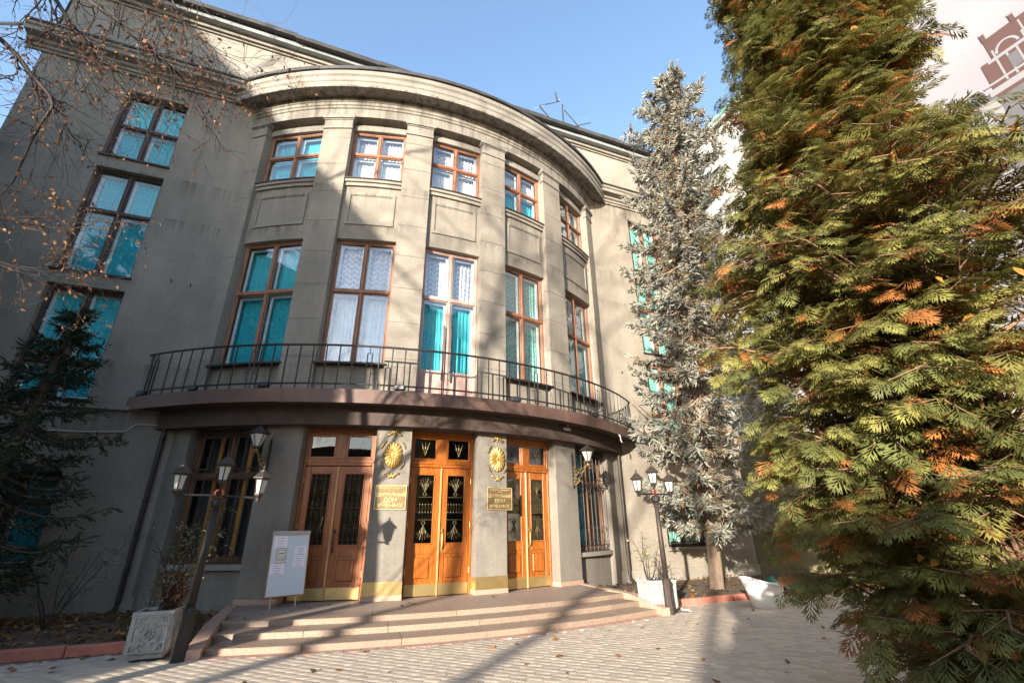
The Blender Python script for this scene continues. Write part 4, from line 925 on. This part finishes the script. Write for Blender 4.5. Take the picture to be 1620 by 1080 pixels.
# printed banner on its wall: sky, tree, brick house with white columns
ban = tag(empty('printed_banner', (12.97, 0, 0)), 'large printed banner of a brick house under a pale sky on the white wall', 'banner')
def banner_sheet():
    nY, nZ = 80, 80; V, F, C_ = [], [], []
    for i in range(nY+1):
        for j in range(nZ+1):
            Y = -2.6-13.6*i/nY; Z = 5.2+14.2*j/nZ; V.append((0, Y, Z))
            t = (Z-5.2)/13.6; cl = .5+.5*math.sin(Y*1.1+Z*1.9)*math.sin(Y*.5-Z*.7+1)
            C_.append(tuple(np.clip(np.array((.215,.205,.225))*(.86+.26*t)+.03*cl, 0, .86)))
    for i in range(nY):
        for j in range(nZ): a = i*(nZ+1)+j; F.append((a, a+1, a+nZ+2, a+nZ+1))
    return np_mesh('banner_sheet', V, F, [M['print']], tint=np.array(C_))
link('banner_sheet', banner_sheet(), ban)
def printed(name, polys, c, x, parent=ban):
    V, F, C_ = [], [], []
    for k, (p, cc) in enumerate(polys):
        o = len(V); V += [(x-k*.0001, y, z) for y, z in p]; F.append([o+i for i in range(len(p))]); C_ += [cc]*len(p)
    me = bpy.data.meshes.new(name); me.from_pydata(V, [], F); me.materials.append(M['print']); at = me.attributes.new('tint', 'FLOAT_COLOR', 'POINT')
    at.data.foreach_set('color', np.concatenate([np.array(C_), np.ones((len(V), 1))], 1).astype(np.float32).ravel()); return link(name, me, parent)
rn = random.Random(3); tr = []
for k in range(420):
    y, z = -8.3-3.2*rn.random(), 10.2+3.1*rn.random()
    if z > 11.0+min(1.9, max(0, -8.3-y)*1.35)+.25*math.sin(y*5): continue
    r_ = rn.uniform(.10, .30); g = rn.uniform(.6, 1.5)*(1 if z > 11.5 else .9)
    tr.append(([(y+r_*rn.uniform(.6,1.1)*math.cos(a), z+r_*rn.uniform(.6,1.1)*math.sin(a)) for a in np.linspace(0, 2*PI, 12)[:-1]], (.048*g, .052*g, .06*g)))
tr = tr[:110]
printed('printed_trees', tr, None, -.004)
W_, BR, GR = (.21, .205, .22), (.085, .048, .044), (.10, .10, .11); rc = lambda a, b, c, d: [(-a, c), (-b, c), (-b, d), (-a, d)]
hs_ = [(rc(9.55, 16, 5.3, 12.3), GR), (rc(9.9, 16, 12.3, 13.5), BR), (rc(10.15, 16, 13.5, 14.2), BR)]
printed('printed_house', hs_, None, -.018)
hw = [(rc(9.5, 9.9, 11.6, 12.35), W_), (rc(9.8, 16, 12.42, 12.62), W_), (rc(9.75, 16, 12.75, 12.82), W_), (rc(10.05, 16, 13.4, 13.5), W_)]
for k in range(17): a = 10.2+.205*k; hw.append((rc(a, a+.045, 12.65, 13.5+(.25 if k % 3 == 0 else 0)), W_))
for k in range(8):
    c0 = 10.50+.62*k; hw.append(([(-c0-.25*math.cos(t), 13.55+.30*math.sin(t)) for t in np.linspace(0, PI, 12)]+[(-c0-.19*math.cos(t), 13.55+.24*math.sin(t)) for t in np.linspace(PI, 0, 12)], W_))
    hw.append((rc(c0-.36, c0-.26, 14.15, 14.40), BR)); hw.append((rc(c0-.37, c0-.25, 14.40, 14.46), W_)); hw.append((rc(c0-.10, c0+.10, 12.85, 13.3), GR)); hw.append((rc(c0+.36, c0+.40, 12.65, 14.1), W_))
printed('printed_columns', hw, None, -.024)
# unseen house added left behind the viewer, roofline shaped to shade the left front
oc = tag(empty('shading_house'), 'unseen plain stucco house added behind the viewer to shade the left front', 'building')
def gable(name, m, x0, x1, y0, y1, ze, zr, z0=-.05):
    xm = (x0+x1)/2; P = [(x0, z0), (x1, z0), (x1, ze), (xm, zr), (x0, ze)]; mb_ = MB()
    mb_.add([(x, y0, z) for x, z in P]+[(x, y1, z) for x, z in P], [(0,1,2,3,4), (9,8,7,6,5)]+[(i, i+5, (i+1) % 5+5, (i+1) % 5) for i in range(5)]); return mb_.build(name, m, oc)
gable('house_wall', M['annex'], -46, -25, -25.2, -8, 15.9, 26.6)
mb = MB()
for s in (-1, 1): mb.add([(-35.5,-25.5,26.9),(-35.5,-7.6,26.9),(-35.5+s*10.8,-7.6,15.9),(-35.5+s*10.8,-25.5,15.9)], [(0,1,2,3)])
mb.build('roof', M['dark_roof'], oc)
for z in (1.2, 4.8, 8.4, 12.0):
    for y in range(7):
        mb = MB(); mb.box(-24.999, -24.96, -23.4+2.2*y, -22.2+2.2*y, z, z+1.9); mb.build('window', M['lens'], oc)

lh = tag(empty('glow_blocking_house'), 'unseen low dark house added far behind the viewer to block horizon glow', 'building')  # unseen, added to block horizon glow and darken the door reflections
mb = MB(); mb.box(-40, -.5, -54, -46, -.05, 10.6); mb.build('house_wall', M['bark'], lh)
mb = MB(); mb.box(-40.4, -.1, -54.4, -45.6, 10.602, 10.9); mb.build('roof', M['dark_roof'], lh)
rh = tag(empty('skylight_blocking_house'), 'unseen long grey house added behind the viewer to block skylight', 'building')  # unseen, added to keep skylight off the shaded front
mb = MB(); mb.box(-1, 28, -44, -27, -.05, 19.5); mb.build('house_wall', M['annex'], rh)
mb = MB(); mb.box(-1.3, 28.3, -44.3, -26.7, 19.502, 19.8); mb.build('roof', M['dark_roof'], rh)
for z in (1.2, 4.8, 8.4, 12.0, 15.6):
    for k in range(10):
        mb = MB(); mb.box(.4+2.7*k, 1.7+2.7*k, -27.03, -26.985, z, z+1.9); mb.build('window', M['lens'], rh)

# ------------------------------------------------------------------ plants
def quad_strip(a, b, wd, up=(0,0,1)):
    """a slim leaf from a to b in the plane with normal up"""
    a, b = np.array(a, float), np.array(b, float); d = b-a; s = np.cross(up, d); s = s/np.linalg.norm(s)*wd/2; m = a+d*.45
    return [a, m-s, b, m+s]
def frond_template():
    """one flat spray of scale leaves, about 1 long: stem, side twigs, twiglets"""
    T = []; F = []
    def leaf(a, b, w_):
        o = len(T); T.extend(quad_strip(a, b, w_)); F.append((o, o+1, o+2, o+3))
    bend = lambda x, y: -.22*x*x-.10*abs(y)
    def L3(x, y): return (x, y, bend(x, y))
    leaf(L3(0,0), L3(.5,0), .045); leaf(L3(.45,0), L3(1,.02), .06)
    for k in range(5):
        for s in (-1, 1):
            x = .06+.155*k+.05*(s > 0); L = (.62, .58, .50, .38, .25)[k]; an = (.85, .74, .66, .60, .55)[k]
            tx, ty = x+L*math.cos(an), s*L*math.sin(an); leaf(L3(x, 0), L3(tx, ty), .066)
            if k < 4:
                mx, my = x+(tx-x)*.42, ty*.42; e_ = -.55 if (k+(s > 0)) % 2 else .5
                leaf(L3(mx, my), L3(mx+L*.5*math.cos(an+e_), my+s*L*.5*math.sin(an+e_)), .064)
    return np.array(T), np.array(F)
def unit(v): return v/np.linalg.norm(v)
def thuja(bx_, by_, H, radius, nb, rn, seed_label, front=None, leaf_len=.155, side_fill=None):
    segs = []; pos = []; dr = []; rl = []; sc_ = []; tn = []
    def trunkp(z): return np.array([bx_+.06*math.sin(z*.8), by_+.05*math.cos(z*1.1), z])
    for st in range(3):    # several stems from the base
        a = st*2.1; pts = [trunkp(z)+np.array([math.cos(a), math.sin(a), 0])*(.08+.05*z if st else .0)*(1 if z < H*.6 else .6) for z in np.linspace(-.05, H*(.97 if st == 0 else .7), 14)]
        for i in range(13): segs.append((*pts[i], *pts[i+1], .11*(1-i/14)+.012, .11*(1-(i+1)/14)+.012))
    for b in range(nb):
        z = .45+(H-.6)*(b+rn.random())/nb
        if side_fill is not None and b % 6 == 0: z = rn.uniform(1.2, 5.6)
        ph = rn.uniform(0, 2*PI) if front is None or rn.random() < .22 else front+rn.normal(0, 1.05)
        if side_fill is not None and b % 6 == 0: ph = side_fill+rn.normal(0, .55)
        r = radius(z, ph)*(rn.uniform(.78, 1.06) if rn.random() < .68 else rn.uniform(.45, .75)); dh = np.array([math.cos(ph), math.sin(ph), 0.0])
        p0 = trunkp(max(.1, z-.30*r)); p3 = trunkp(z)+dh*r; p3[2] = z+rn.uniform(-.25, .25)
        p0 = trunkp(max(.1, z-.55*r)); p1 = p0+dh*r*.35+np.array([0, 0, .30*r]); p2 = p0+dh*r*.75+np.array([0, 0, .66*r])
        C = [((1-t)**3*p0+3*(1-t)**2*t*p1+3*(1-t)*t*t*p2+t**3*p3) for t in np.linspace(0, 1, 8)]
        for i in range(7): segs.append((*C[i], *C[i+1], .022*(1-i/8)+.004, .022*(1-(i+1)/8)+.004))
        roll0 = rn.normal(0, .35); green = rn.uniform(.75, 1.25); yel = rn.uniform(0, 1); nbl = 9
        for k in range(nbl):
            t = .38+.60*(k+rn.uniform(-.3, .3))/(nbl-1); t = min(t, 1.0); i = min(int(t*7), 6); p = C[i]+(C[i+1]-C[i])*(t*7-i); d = unit(C[i+1]-C[i]); side = unit(np.cross(d, [0, 0, 1]))*(1 if k % 2 else -1)
            L = (.24+.22*rn.random())*(1.15-.4*t); d2 = unit(d*.75+side*rn.uniform(.4, .9)+np.array([0, 0, rn.uniform(-.30, .12)])); q = p+d2*L
            segs.append((*p, *q, .006, .003)); dead = rn.random() < (.42 if t < .55 else .17)
            for j in range(5):
                u = .15+.85*j/4; pp = p+d2*L*u; s2 = unit(np.cross(d2, [0, 0, 1])+1e-6)*(1 if j % 2 else -1); d3 = unit(d2*.9+s2*(rn.uniform(.3, .9) if j < 4 else .1)+np.array([0, 0, rn.uniform(-.50, .10)-.25*t]))
                pos.append(pp); dr.append(d3); rl.append(roll0+rn.normal(0, .24)); sc_.append(leaf_len*rn.uniform(.8, 1.45))
                if dead and rn.random() < .85: c = np.array((.42, .17, .05))*rn.uniform(.6, 1.15)
                else: c = np.array((.15+.07*yel, .165+.035*yel, .052))*green*rn.uniform(.8, 1.2)
                tn.append(c)
    T, TF = frond_template(); pos, dr = np.array(pos), np.array(dr)
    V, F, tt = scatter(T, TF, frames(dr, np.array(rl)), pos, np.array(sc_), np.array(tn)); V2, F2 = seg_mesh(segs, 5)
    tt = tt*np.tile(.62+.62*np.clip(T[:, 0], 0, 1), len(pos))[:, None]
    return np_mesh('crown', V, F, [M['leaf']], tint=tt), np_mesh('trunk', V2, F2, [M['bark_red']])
vd = np.array([.92, .39]); rd_ = np.array([.39, -.92])
zl, rl_ = [.4, 1, 2.5, 3.3, 4.2, 5, 6, 7, 8, 9.5, 11], [1.25, 1.75, 1.95, 1.88, 1.75, 1.78, 1.35, 1.18, 1.12, 1.0, .5]
zr, rr_ = [.4, 1, 4.6, 5.2, 5.7, 6.1, 6.6, 7, 8, 9.5, 11], [1.0, 1.9, 2.0, 1.3, .55, .30, .75, .85, .8, .75, .5]
def thuja_radius(z, ph):
    k = .5+.5*(math.cos(ph)*rd_[0]+math.sin(ph)*rd_[1]); a, b = np.interp(z, zl, rl_), np.interp(z, zr, rr_); return (a*(1-k)+b*k)*(.93+.20*math.sin(3*ph+z*2.1)*math.sin(z*3.3+ph))
rn = np.random.default_rng(21)
cm, tm_ = thuja(2.9, -11.0, 11.0, thuja_radius, 700, rn, '', front=math.atan2(-.10, -.99), leaf_len=.18, side_fill=math.atan2(.80, -.60))
root = tag(empty('arborvitae_tree'), 'large arborvitae in the right foreground, green with orange brown dead sprays', 'tree')
link('crown', cm, root); link('trunk', tm_, root)
# dry leaves caught in its sprays
rn = np.random.default_rng(4); k = 150; z = rn.uniform(.8, 8, k); ph = math.atan2(-.55, -.83)+rn.normal(0, .9, k); rr = np.array([thuja_radius(a, b) for a, b in zip(z, ph)])*rn.uniform(.75, .98, k)
pos = np.stack([2.9+rr*np.cos(ph), -11.0+rr*np.sin(ph), z], -1); Tm = np.array([(-.5, 0, 0), (-.3, .2, .06), (.05, .30, .09), (.5, .03, -.05), (.1, -.22, .06), (-.3, -.24, .10)])
V, F, tt = scatter(Tm, np.array([(0, 5, 4, 1), (1, 4, 3, 2)]), frames(rn.normal(size=(k, 3)), rn.uniform(0, 6, k)), pos, rn.uniform(.05, .11, k), np.array([(.55, .27, .06)])*rn.uniform(.6, 1.3, (k, 1)))
tag(link('caught_leaves', np_mesh('caught_leaves', V, F, [M['leaf']], tint=tt)), kind='stuff')
# bare lower twigs of the arborvitae hang into the picture
def shoot_template(n, ln, wd):
    T, F = [], []
    for x, r in ((0, .05), (.40, .14), (1.05, .012)):
        for k in range(3): T.append(np.array([x, r*math.cos(k*PI/1.5), r*math.sin(k*PI/1.5)]))
    for j in range(2):
        for k in range(3): F.append((j*3+k, j*3+(k+1) % 3, j*3+3+(k+1) % 3, j*3+3+k))
    for k in range(n):
        x = .10+.85*k/n; a = k*2.4; L = ln*(1-.25*x); o = len(T); r = np.array([0, math.cos(a), math.sin(a)]); side = np.array([0, -math.sin(a), math.cos(a)])
        b = np.array([x, 0, 0]); tip = b+r*L*.9+np.array([L*.6, 0, 0]); m = (b+tip)/2; T += [b, m-side*wd/2, tip, m+side*wd/2]; F.append((o, o+1, o+2, o+3))
    return np.array(T), np.array(F)
def spruce(base, top, radius, nwh, per, tips, shoot, base_c, tip_c, rn, z_low, droop=.28, dead=.16, bark='bark_pale'):
    """whorled limbs, hanging side twigs, bottle-brush shoots"""
    base, top = np.array(base, float), np.array(top, float); H = top[2]-base[2]; segs = []; pos = []; dr = []; tn = []; sc_ = []
    ax_ = lambda z: base+(top-base)*((z-base[2])/H)
    N = 16
    for i in range(N): a, b = base+(top-base)*i/N, base+(top-base)*(i+1)/N; r0 = .185*(1-i/N)**.8+.015; segs.append((*a, *b, r0, .185*(1-(i+1)/N)**.8+.012))
    for wv in range(nwh):
        z = z_low+(H+base[2]-z_low-.25)*wv/(nwh-1); n_ = per if z < base[2]+H*.85 else max(4, per-2); ph0 = rn.uniform(0, 6)
        for k in range(n_):
            ph = ph0+2*PI*k/n_+rn.normal(0, .22); r = radius(z)*rn.uniform(.72, 1.1); dh = np.array([math.cos(ph), math.sin(ph), 0]); p0 = ax_(z+rn.uniform(-.15, .15))
            nseg = 7; prev = p0
            for i in range(1, nseg+1):
                t = i/nseg; p = p0+dh*r*t+np.array([0, 0, -droop*r*math.sin(t*2.2)+.10*r*t**3]); segs.append((*prev, *p, .022*(1-t)+.008, .022*(1-t-1/nseg*.9)+.008))
                d = unit(p-prev); side = np.cross(d, [0, 0, 1])
                for m_ in range(tips):
                    u = rn.random(); s = rn.choice([-1, 1]); q = prev+(p-prev)*u; L = (.16+.30*r*(1-t)*.35)*rn.uniform(.5, 1.3)
                    d2 = unit(d*rn.uniform(.25, .9)+side*s*rn.uniform(.3, 1.0)+np.array([0, 0, rn.uniform(-1.0, .25)])); e = q+d2*L
                    isdead = rn.random() < dead*(1.5 if t < .5 else .4)
                    for v in ((.35, 1.0) if t < .45 else (.2, .65, 1.0)):
                        pos.append(q+d2*L*v-d2*.02); dr.append(unit(d2+rn.normal(0, .3, 3)+np.array([0, 0, .15]))); sc_.append(shoot*rn.uniform(.75, 1.25))
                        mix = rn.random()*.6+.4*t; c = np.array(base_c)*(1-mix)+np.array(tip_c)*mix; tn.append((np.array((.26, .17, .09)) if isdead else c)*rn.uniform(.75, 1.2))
                prev = p
    pos.append(top); dr.append(np.array([0, 0, 1.])); sc_.append(shoot*1.6); tn.append(tip_c)
    T, TF = shoot_template(4, .34, .075)
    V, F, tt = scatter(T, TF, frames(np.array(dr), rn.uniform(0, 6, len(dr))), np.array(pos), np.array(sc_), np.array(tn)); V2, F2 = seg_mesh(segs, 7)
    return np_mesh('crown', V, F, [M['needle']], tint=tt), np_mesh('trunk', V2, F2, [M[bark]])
rn = np.random.default_rng(8)
rb_ = lambda z: np.interp(z, [1.2, 2.2, 5, 9, 13, 16, 18, 19.4, 20.4], [1.2, 1.95, 2.25, 2.15, 2.05, 1.9, 1.75, 1.25, .4])*(1+.16*math.sin(z*2.7))
cm, tm_ = spruce((7.5, -2.49, -.05), (9.35, -2.49, 20.4), rb_, 27, 8, 12, .17, (.17, .17, .13), (.42, .42, .36), rn, 1.9, dead=.24)
root = tag(empty('blue_spruce'), 'tall silvery blue spruce growing in the bed right of the steps', 'tree'); link('crown', cm, root); link('trunk', tm_, root)
rl2 = lambda z: np.interp(z, [.8, 2, 3.5, 4.8, 6.0], [1.3, 1.65, 1.4, .75, .12])*(1+.12*math.sin(z*4))
cm, tm_ = spruce((-8.35, -2.15, -.05), (-7.9, -2.0, 6.2), rl2, 17, 7, 5, .105, (.016, .034, .018), (.035, .062, .03), rn, .9, .22, .04, 'bark')  # needle colours picked dark because this tree stands in shade
root = tag(empty('spruce_tree'), 'young spruce coloured dark for the shade before the left wall', 'tree'); link('crown', cm, root); link('trunk', tm_, root)
for k, (x, y, f, a, lab) in enumerate(((-12.0, -7.0, 2.2, .4, 'unseen dark spruce added on the left to deepen the shade, closest to the soil bed'), (-13.5, -3.6, 2.4, 1.0, 'unseen tall spruce added on the left to deepen the shade, nearest the building'), (-14.6, -7.4, 2.6, 2.2, 'unseen tall spruce added on the left to deepen the shade, second from the building'), (-16.8, -11.5, 2.7, 3.9, 'unseen tall spruce added on the left to deepen the shade, farthest from the building'))):  # unseen spruces added out of frame to darken the lower left
    c = copy_tree(root); c.location = (x, y, 0); c.rotation_euler = (0, 0, a); c.scale = (f, f, f); tag(c, lab, 'tree', 'unseen spruces added to darken the left')
    for ch in c.children: ch.location = (8.2, 2.1, 0)

def grow(segs, tips, p, d, L, r, lev, maxlev, rn, gnarl=.25, up=.0, split=(2, 4), ratio=.62):
    n = 5 if lev < 2 else 4; q = p; rr = r
    for i in range(n):
        d = unit(d+rn.normal(0, gnarl, 3)*(.5+.25*lev)+np.array([0, 0, up])); e = q+d*L/n; r2 = max(r*(1-.55*(i+1)/n), .0025)
        segs.append((*q, *e, rr, r2)); q, rr = e, r2
        if lev < maxlev and i >= (1 if lev else 2):
            for _ in range(rn.integers(1, split[0]+1)):
                s = unit(rn.normal(size=3)); s = unit(s-d*(s@d)); d2 = unit(d*rn.uniform(.35, .9)+s*rn.uniform(.6, 1.0)+np.array([0, 0, up*2]))
                grow(segs, tips, q, d2, L*ratio*rn.uniform(.7, 1.1), max(rr*.6, .003), lev+1, maxlev, rn, gnarl, up, split, ratio)
    if lev == maxlev: tips.append((q, d))
def bare_tree(x, y, H, r, seed, label, maxlev=4, m='bark', lean=(0, 0), group=None, name='bare_tree', ratio=.56, tm=None):
    rn = np.random.default_rng(seed); segs, tips = [], []
    grow(segs, tips, np.array([x, y, -.1]), unit(np.array([lean[0], lean[1], 1.0])), H*.72, r, 0, maxlev, rn, .09, .03, (2, 3), ratio)
    root = tag(empty(name), label, 'tree', group); S = np.array(segs); thick = S[:, 6] > .03
    V, F = seg_mesh(S[thick], 7); link('trunk', np_mesh('trunk', V, F, [M[m]]), root); V, F = seg_mesh(S[~thick], 3); link('twigs', np_mesh('twigs', V, F, [M[tm or 'twig']]), root)
    return tips, root
bare_tree(-14.6, -13.4, 20, .22, 35, 'bare tree left of the viewer beside the dark spruces', 5, group='bare trees behind the viewer')
bare_tree(-23.0, -16.8, 25, .19, 31, 'tall bare tree beside the added yard house', 4, group='bare trees behind the viewer')
bare_tree(-22.5, -24.6, 23, .19, 32, 'bare tree standing left behind the viewer', 4, group='bare trees behind the viewer')
bare_tree(-23.0, -29.0, 24, .19, 33, 'bare tree behind the viewer between the added yard and rear houses', 4, group='bare trees behind the viewer')
bare_tree(-21.5, -31.5, 22, .19, 34, 'bare tree behind the viewer farthest from the house', 4, group='bare trees behind the viewer')
bare_tree(-15.2, 1.6, 21, .26, 41, 'white barked birch beyond the left end of the building', 5, 'birch', (.03, -.01), None, 'birch_tree', .58, 'birch_twig')

# overhanging branches of a tree left of the picture
BR = {'B1': [(-6.85,-8.35,6.67),(-6.53,-8.32,6.57),(-6.38,-8.26,6.46),(-6.26,-8.21,6.32),(-6.15,-8.19,6.22),(-6.04,-8.17,6.11),(-5.98,-8.17,5.98),(-6.07,-8.07,5.78),(-6.15,-7.95,5.55),(-6.22,-7.81,5.28)],
 'B1b': [(-5.98,-8.17,5.98),(-5.89,-8.09,5.95),(-5.88,-8.05,5.72),(-5.85,-7.86,5.49)],
 'B2': [(-6.22,-8.82,7.25),(-5.95,-8.8,6.82),(-5.8,-8.8,6.62),(-5.69,-8.77,6.5),(-5.57,-8.77,6.42),(-5.48,-8.73,6.29),(-5.35,-8.76,6.23),(-5.33,-8.65,6.13),(-5.26,-8.58,6.1)],
 'B3': [(-5.75,-9.24,6.74),(-5.41,-9.29,6.4),(-5.22,-9.33,6.26),(-5.08,-9.33,6.19),(-4.94,-9.34,6.12),(-4.83,-9.33,6.02),(-4.78,-9.26,5.98),(-4.66,-9.19,5.97),(-4.55,-9.1,5.92)],
 'B4': [(-6.54,-8.45,7.46),(-6.4,-8.38,7.19),(-6.33,-8.29,7.0),(-6.25,-8.26,6.87),(-6.33,-8.2,6.75),(-6.46,-8.16,6.62)],
 'B5': [(-5.0,-9.44,7.0),(-4.73,-9.43,6.58),(-4.66,-9.4,6.44),(-4.54,-9.36,6.32),(-4.35,-9.34,6.23),(-4.21,-9.33,6.13)],
 'B6': [(-5.84,-8.88,4.14),(-5.66,-8.78,4.17),(-5.5,-8.71,4.21),(-5.32,-8.63,4.26),(-5.18,-8.61,4.36)],
 'B7': [(-5.82,-8.71,3.82),(-5.64,-8.62,3.87),(-5.51,-8.54,3.87),(-5.37,-8.48,3.9),(-5.2,-8.49,4.1)],
 'B8': [(-6.35,-8.65,7.46),(-6.17,-8.56,7.06),(-6.02,-8.49,6.78),(-5.93,-8.48,6.68),(-5.84,-8.42,6.52),(-5.84,-8.31,6.4),(-5.89,-8.25,6.3)],
 'B9': [(-5.42,-9.37,6.75),(-5.08,-9.36,6.49),(-4.89,-9.34,6.43),(-4.76,-9.25,6.26),(-4.57,-9.15,6.25)]}
rn = np.random.default_rng(17); segs, tips = [], []
TR = np.array([-9.2, -9.6, 0.0])
tr_pts = [TR+np.array([.25*math.sin(z*.5), .1*z*.2, z]) for z in np.linspace(-.1, 11, 12)]
for i in range(11): segs.append((*tr_pts[i], *tr_pts[i+1], .17*(1-i/13), .17*(1-(i+1)/13)))
def hang(p, d, L, r, lev):
    n = 5; q = p
    for i in range(n):
        d = unit(d+rn.normal(0, .20, 3)+np.array([0, 0, -.06])); e = q+d*L/n; r2 = max(r*(1-.7*(i+1)/n), .0016); segs.append((*q, *e, max(r*(1-.7*i/n), .0016), r2)); q = e
        if rn.random() < .55: tips.append((q, d))
        if lev < 2 and rn.random() < .75:
            s = rn.normal(size=3); hang(q, unit(d*.7+unit(s)*.75), L*rn.uniform(.4, .75), r*.62, lev+1)
for k, pts in BR.items():
    P = [np.array(p) for p in pts]; r0 = {'B1': .030, 'B2': .022, 'B3': .024, 'B5': .014, 'B9': .012}.get(k, .010)
    if k not in ('B1b',):   # limb back to the trunk
        a = P[0]; b = np.array([TR[0], TR[1], max(1.8, a[2]-1.9)]); m_ = (a+b)/2+np.array([0, 0, .45]); prev = b
        for t in np.linspace(.125, 1, 8): q = (1-t)**2*b+2*t*(1-t)*m_+t*t*a; segs.append((*prev, *q, r0*(2.0-t+.1), r0*(2.0-t))); prev = q
    n = len(P)-1
    for i in range(n):
        ra, rb2 = r0*(1-.75*i/n), r0*(1-.75*(i+1)/n); segs.append((*P[i], *P[i+1], ra, rb2))
        for _ in range(3 if k in ('B2', 'B3', 'B5', 'B9') else 2):
            if rn.random() < .85:
                d = unit(P[i+1]-P[i]); s = unit(rn.normal(size=3)*np.array([1, 1, .8])); hang(P[i]+(P[i+1]-P[i])*rn.random(), unit(d*.8+s*.8+np.array([.1, .1, -.25])), rn.uniform(.3, .75), max(rb2*.5, .004), 0 if rn.random() < .7 else 1)
    hang(P[-1], unit(P[-1]-P[-2]), .55, max(r0*.25, .004), 0)
root = tag(empty('overhanging_tree'), 'bare tree at the left edge with drooping twigs and last brown leaves', 'tree'); S = np.array(segs)
thick = S[:, 6] > .05; V, F = seg_mesh(S[thick], 9); link('trunk', np_mesh('trunk', V, F, [M['bark']]), root); V, F = seg_mesh(S[~thick], 4); link('branches', np_mesh('branches', V, F, [M['twig']]), root)
sel = [t for t in tips if rn.random() < .40]; k = len(sel); pos = np.array([t[0] for t in sel]); d = np.array([t[1] for t in sel])*.5+rn.normal(0, .5, (k, 3)); d[:, 2] -= .6
Tm = np.array([(0, 0, 0), (.35, .26, .05), (1, 0, -.05), (.35, -.26, .05)]); pal = np.array([(.26, .11, .045), (.20, .085, .035), (.30, .15, .06), (.15, .07, .035)])
V, F, tt = scatter(Tm, np.array([(0, 3, 2, 1)]), frames(d, rn.uniform(0, 6, k)), pos, rn.uniform(.022, .058, k), pal[rn.integers(0, 4, k)]*rn.uniform(.8, 1.2, (k, 1)))
link('leaves', np_mesh('leaves', V, F, [M['leaf']], tint=tt), root)

def shrub(name, x, y, z0, H, spread, nst, nlf, cols, seed, label, lsz=(.03, .07), lean=(0, 0), cat='shrub', bare=.45):
    rn = np.random.default_rng(seed); segs, lp, ld = [], [], []
    for k in range(nst):
        a = rn.uniform(0, 2*PI); d = unit(np.array([math.cos(a)*spread/H+lean[0], math.sin(a)*spread/H+lean[1], 1.0])); p = np.array([x+rn.normal(0, .03), y+rn.normal(0, .03), z0]); L = H*rn.uniform(.7, 1.08); n = 8
        for i in range(n):
            d = unit(d+rn.normal(0, .09, 3)); e = p+d*L/n; segs.append((*p, *e, .012*(1-i/n)+.003, .012*(1-(i+1)/n)+.003)); p = e
            if i/n > bare-.25:
                for _ in range(2):
                    s = unit(d*.5+unit(rn.normal(size=3))*.9); q = p; 
                    for j in range(3): s = unit(s+rn.normal(0, .2, 3)); e2 = q+s*L*.07; segs.append((*q, *e2, .003, .002)); q = e2; lp.append(q); ld.append(s)
    idx = rn.integers(0, len(lp), nlf); pos = np.array(lp)[idx]+rn.normal(0, .035, (nlf, 3)); d = np.array(ld)[idx]+rn.normal(0, .6, (nlf, 3))
    Tm = np.array([(0, 0, 0), (.4, .25, .06), (1, 0, -.04), (.4, -.25, .06)])
    V, F, tt = scatter(Tm, np.array([(0, 3, 2, 1)]), frames(d, rn.uniform(0, 6, nlf)), pos, rn.uniform(*lsz, nlf), np.array(cols)[rn.integers(0, len(cols), nlf)]*rn.uniform(.75, 1.25, (nlf, 1)))
    root = tag(empty(name), label, cat); V2, F2 = seg_mesh(segs, 4); link('stems', np_mesh('stems', V2, F2, [M['twig']]), root); link('leaves', np_mesh('leaves', V, F, [M['leaf']], tint=tt), root); return root
gl = [(.10, .13, .05), (.17, .18, .09), (.22, .20, .11)]
shrub('shrub', -7.0, -1.5, .04, 1.55, .55, 6, 420, gl, 5, 'thin shrub with pale leaves before the left wall', lean=(.25, 0))
shrub('potted_shrub', -4.74, -4.03, .55, 1.35, .42, 9, 620, gl+[(.06, .09, .035)], 6, 'leafy shrub growing in the left carved planter', cat='shrub', bare=.3)
shrub('dry_plant', -4.60, -3.95, .55, .55, .22, 8, 260, [(.24, .12, .05), (.30, .17, .07)], 7, 'withered brown plant in the left carved planter', (.05, .12), cat='plant', bare=.2)
shrub('potted_rose', 4.25, -4.0, .55, .95, .25, 5, 150, [(.40, .36, .16), (.30, .30, .12), (.22, .24, .09)], 9, 'sparse yellowing plant in the right carved planter', cat='plant')
shrub('potted_weed', 4.48, -4.08, .55, .50, .2, 6, 170, [(.18, .14, .08), (.26, .22, .13), (.12, .12, .07)], 10, 'low greyish withered plant in the right carved planter', cat='plant', bare=.2)
shrub('dry_weeds', 4.75, -2.6, .04, .38, .35, 7, 60, [(.34, .24, .11), (.28, .2, .1)], 12, 'dry weeds on the bed beside the right end of the steps', (.02, .05), cat='plant', bare=.2)
# unseen evergreen added behind the viewer to cast the rounded shadow on the right paving
rn = np.random.default_rng(77)
cm, tm_ = thuja(-4.75, -16.38, 3.8, lambda z, ph: .75*math.sqrt(max(.04, 1-((z-2.2)/1.65)**2)) if z > 2.2 else .75, 85, rn, '', leaf_len=.40)
root = tag(empty('shadow_bush'), 'unseen evergreen bush added behind the viewer to cast a rounded shadow', 'bush'); link('crown', cm, root); link('trunk', tm_, root)
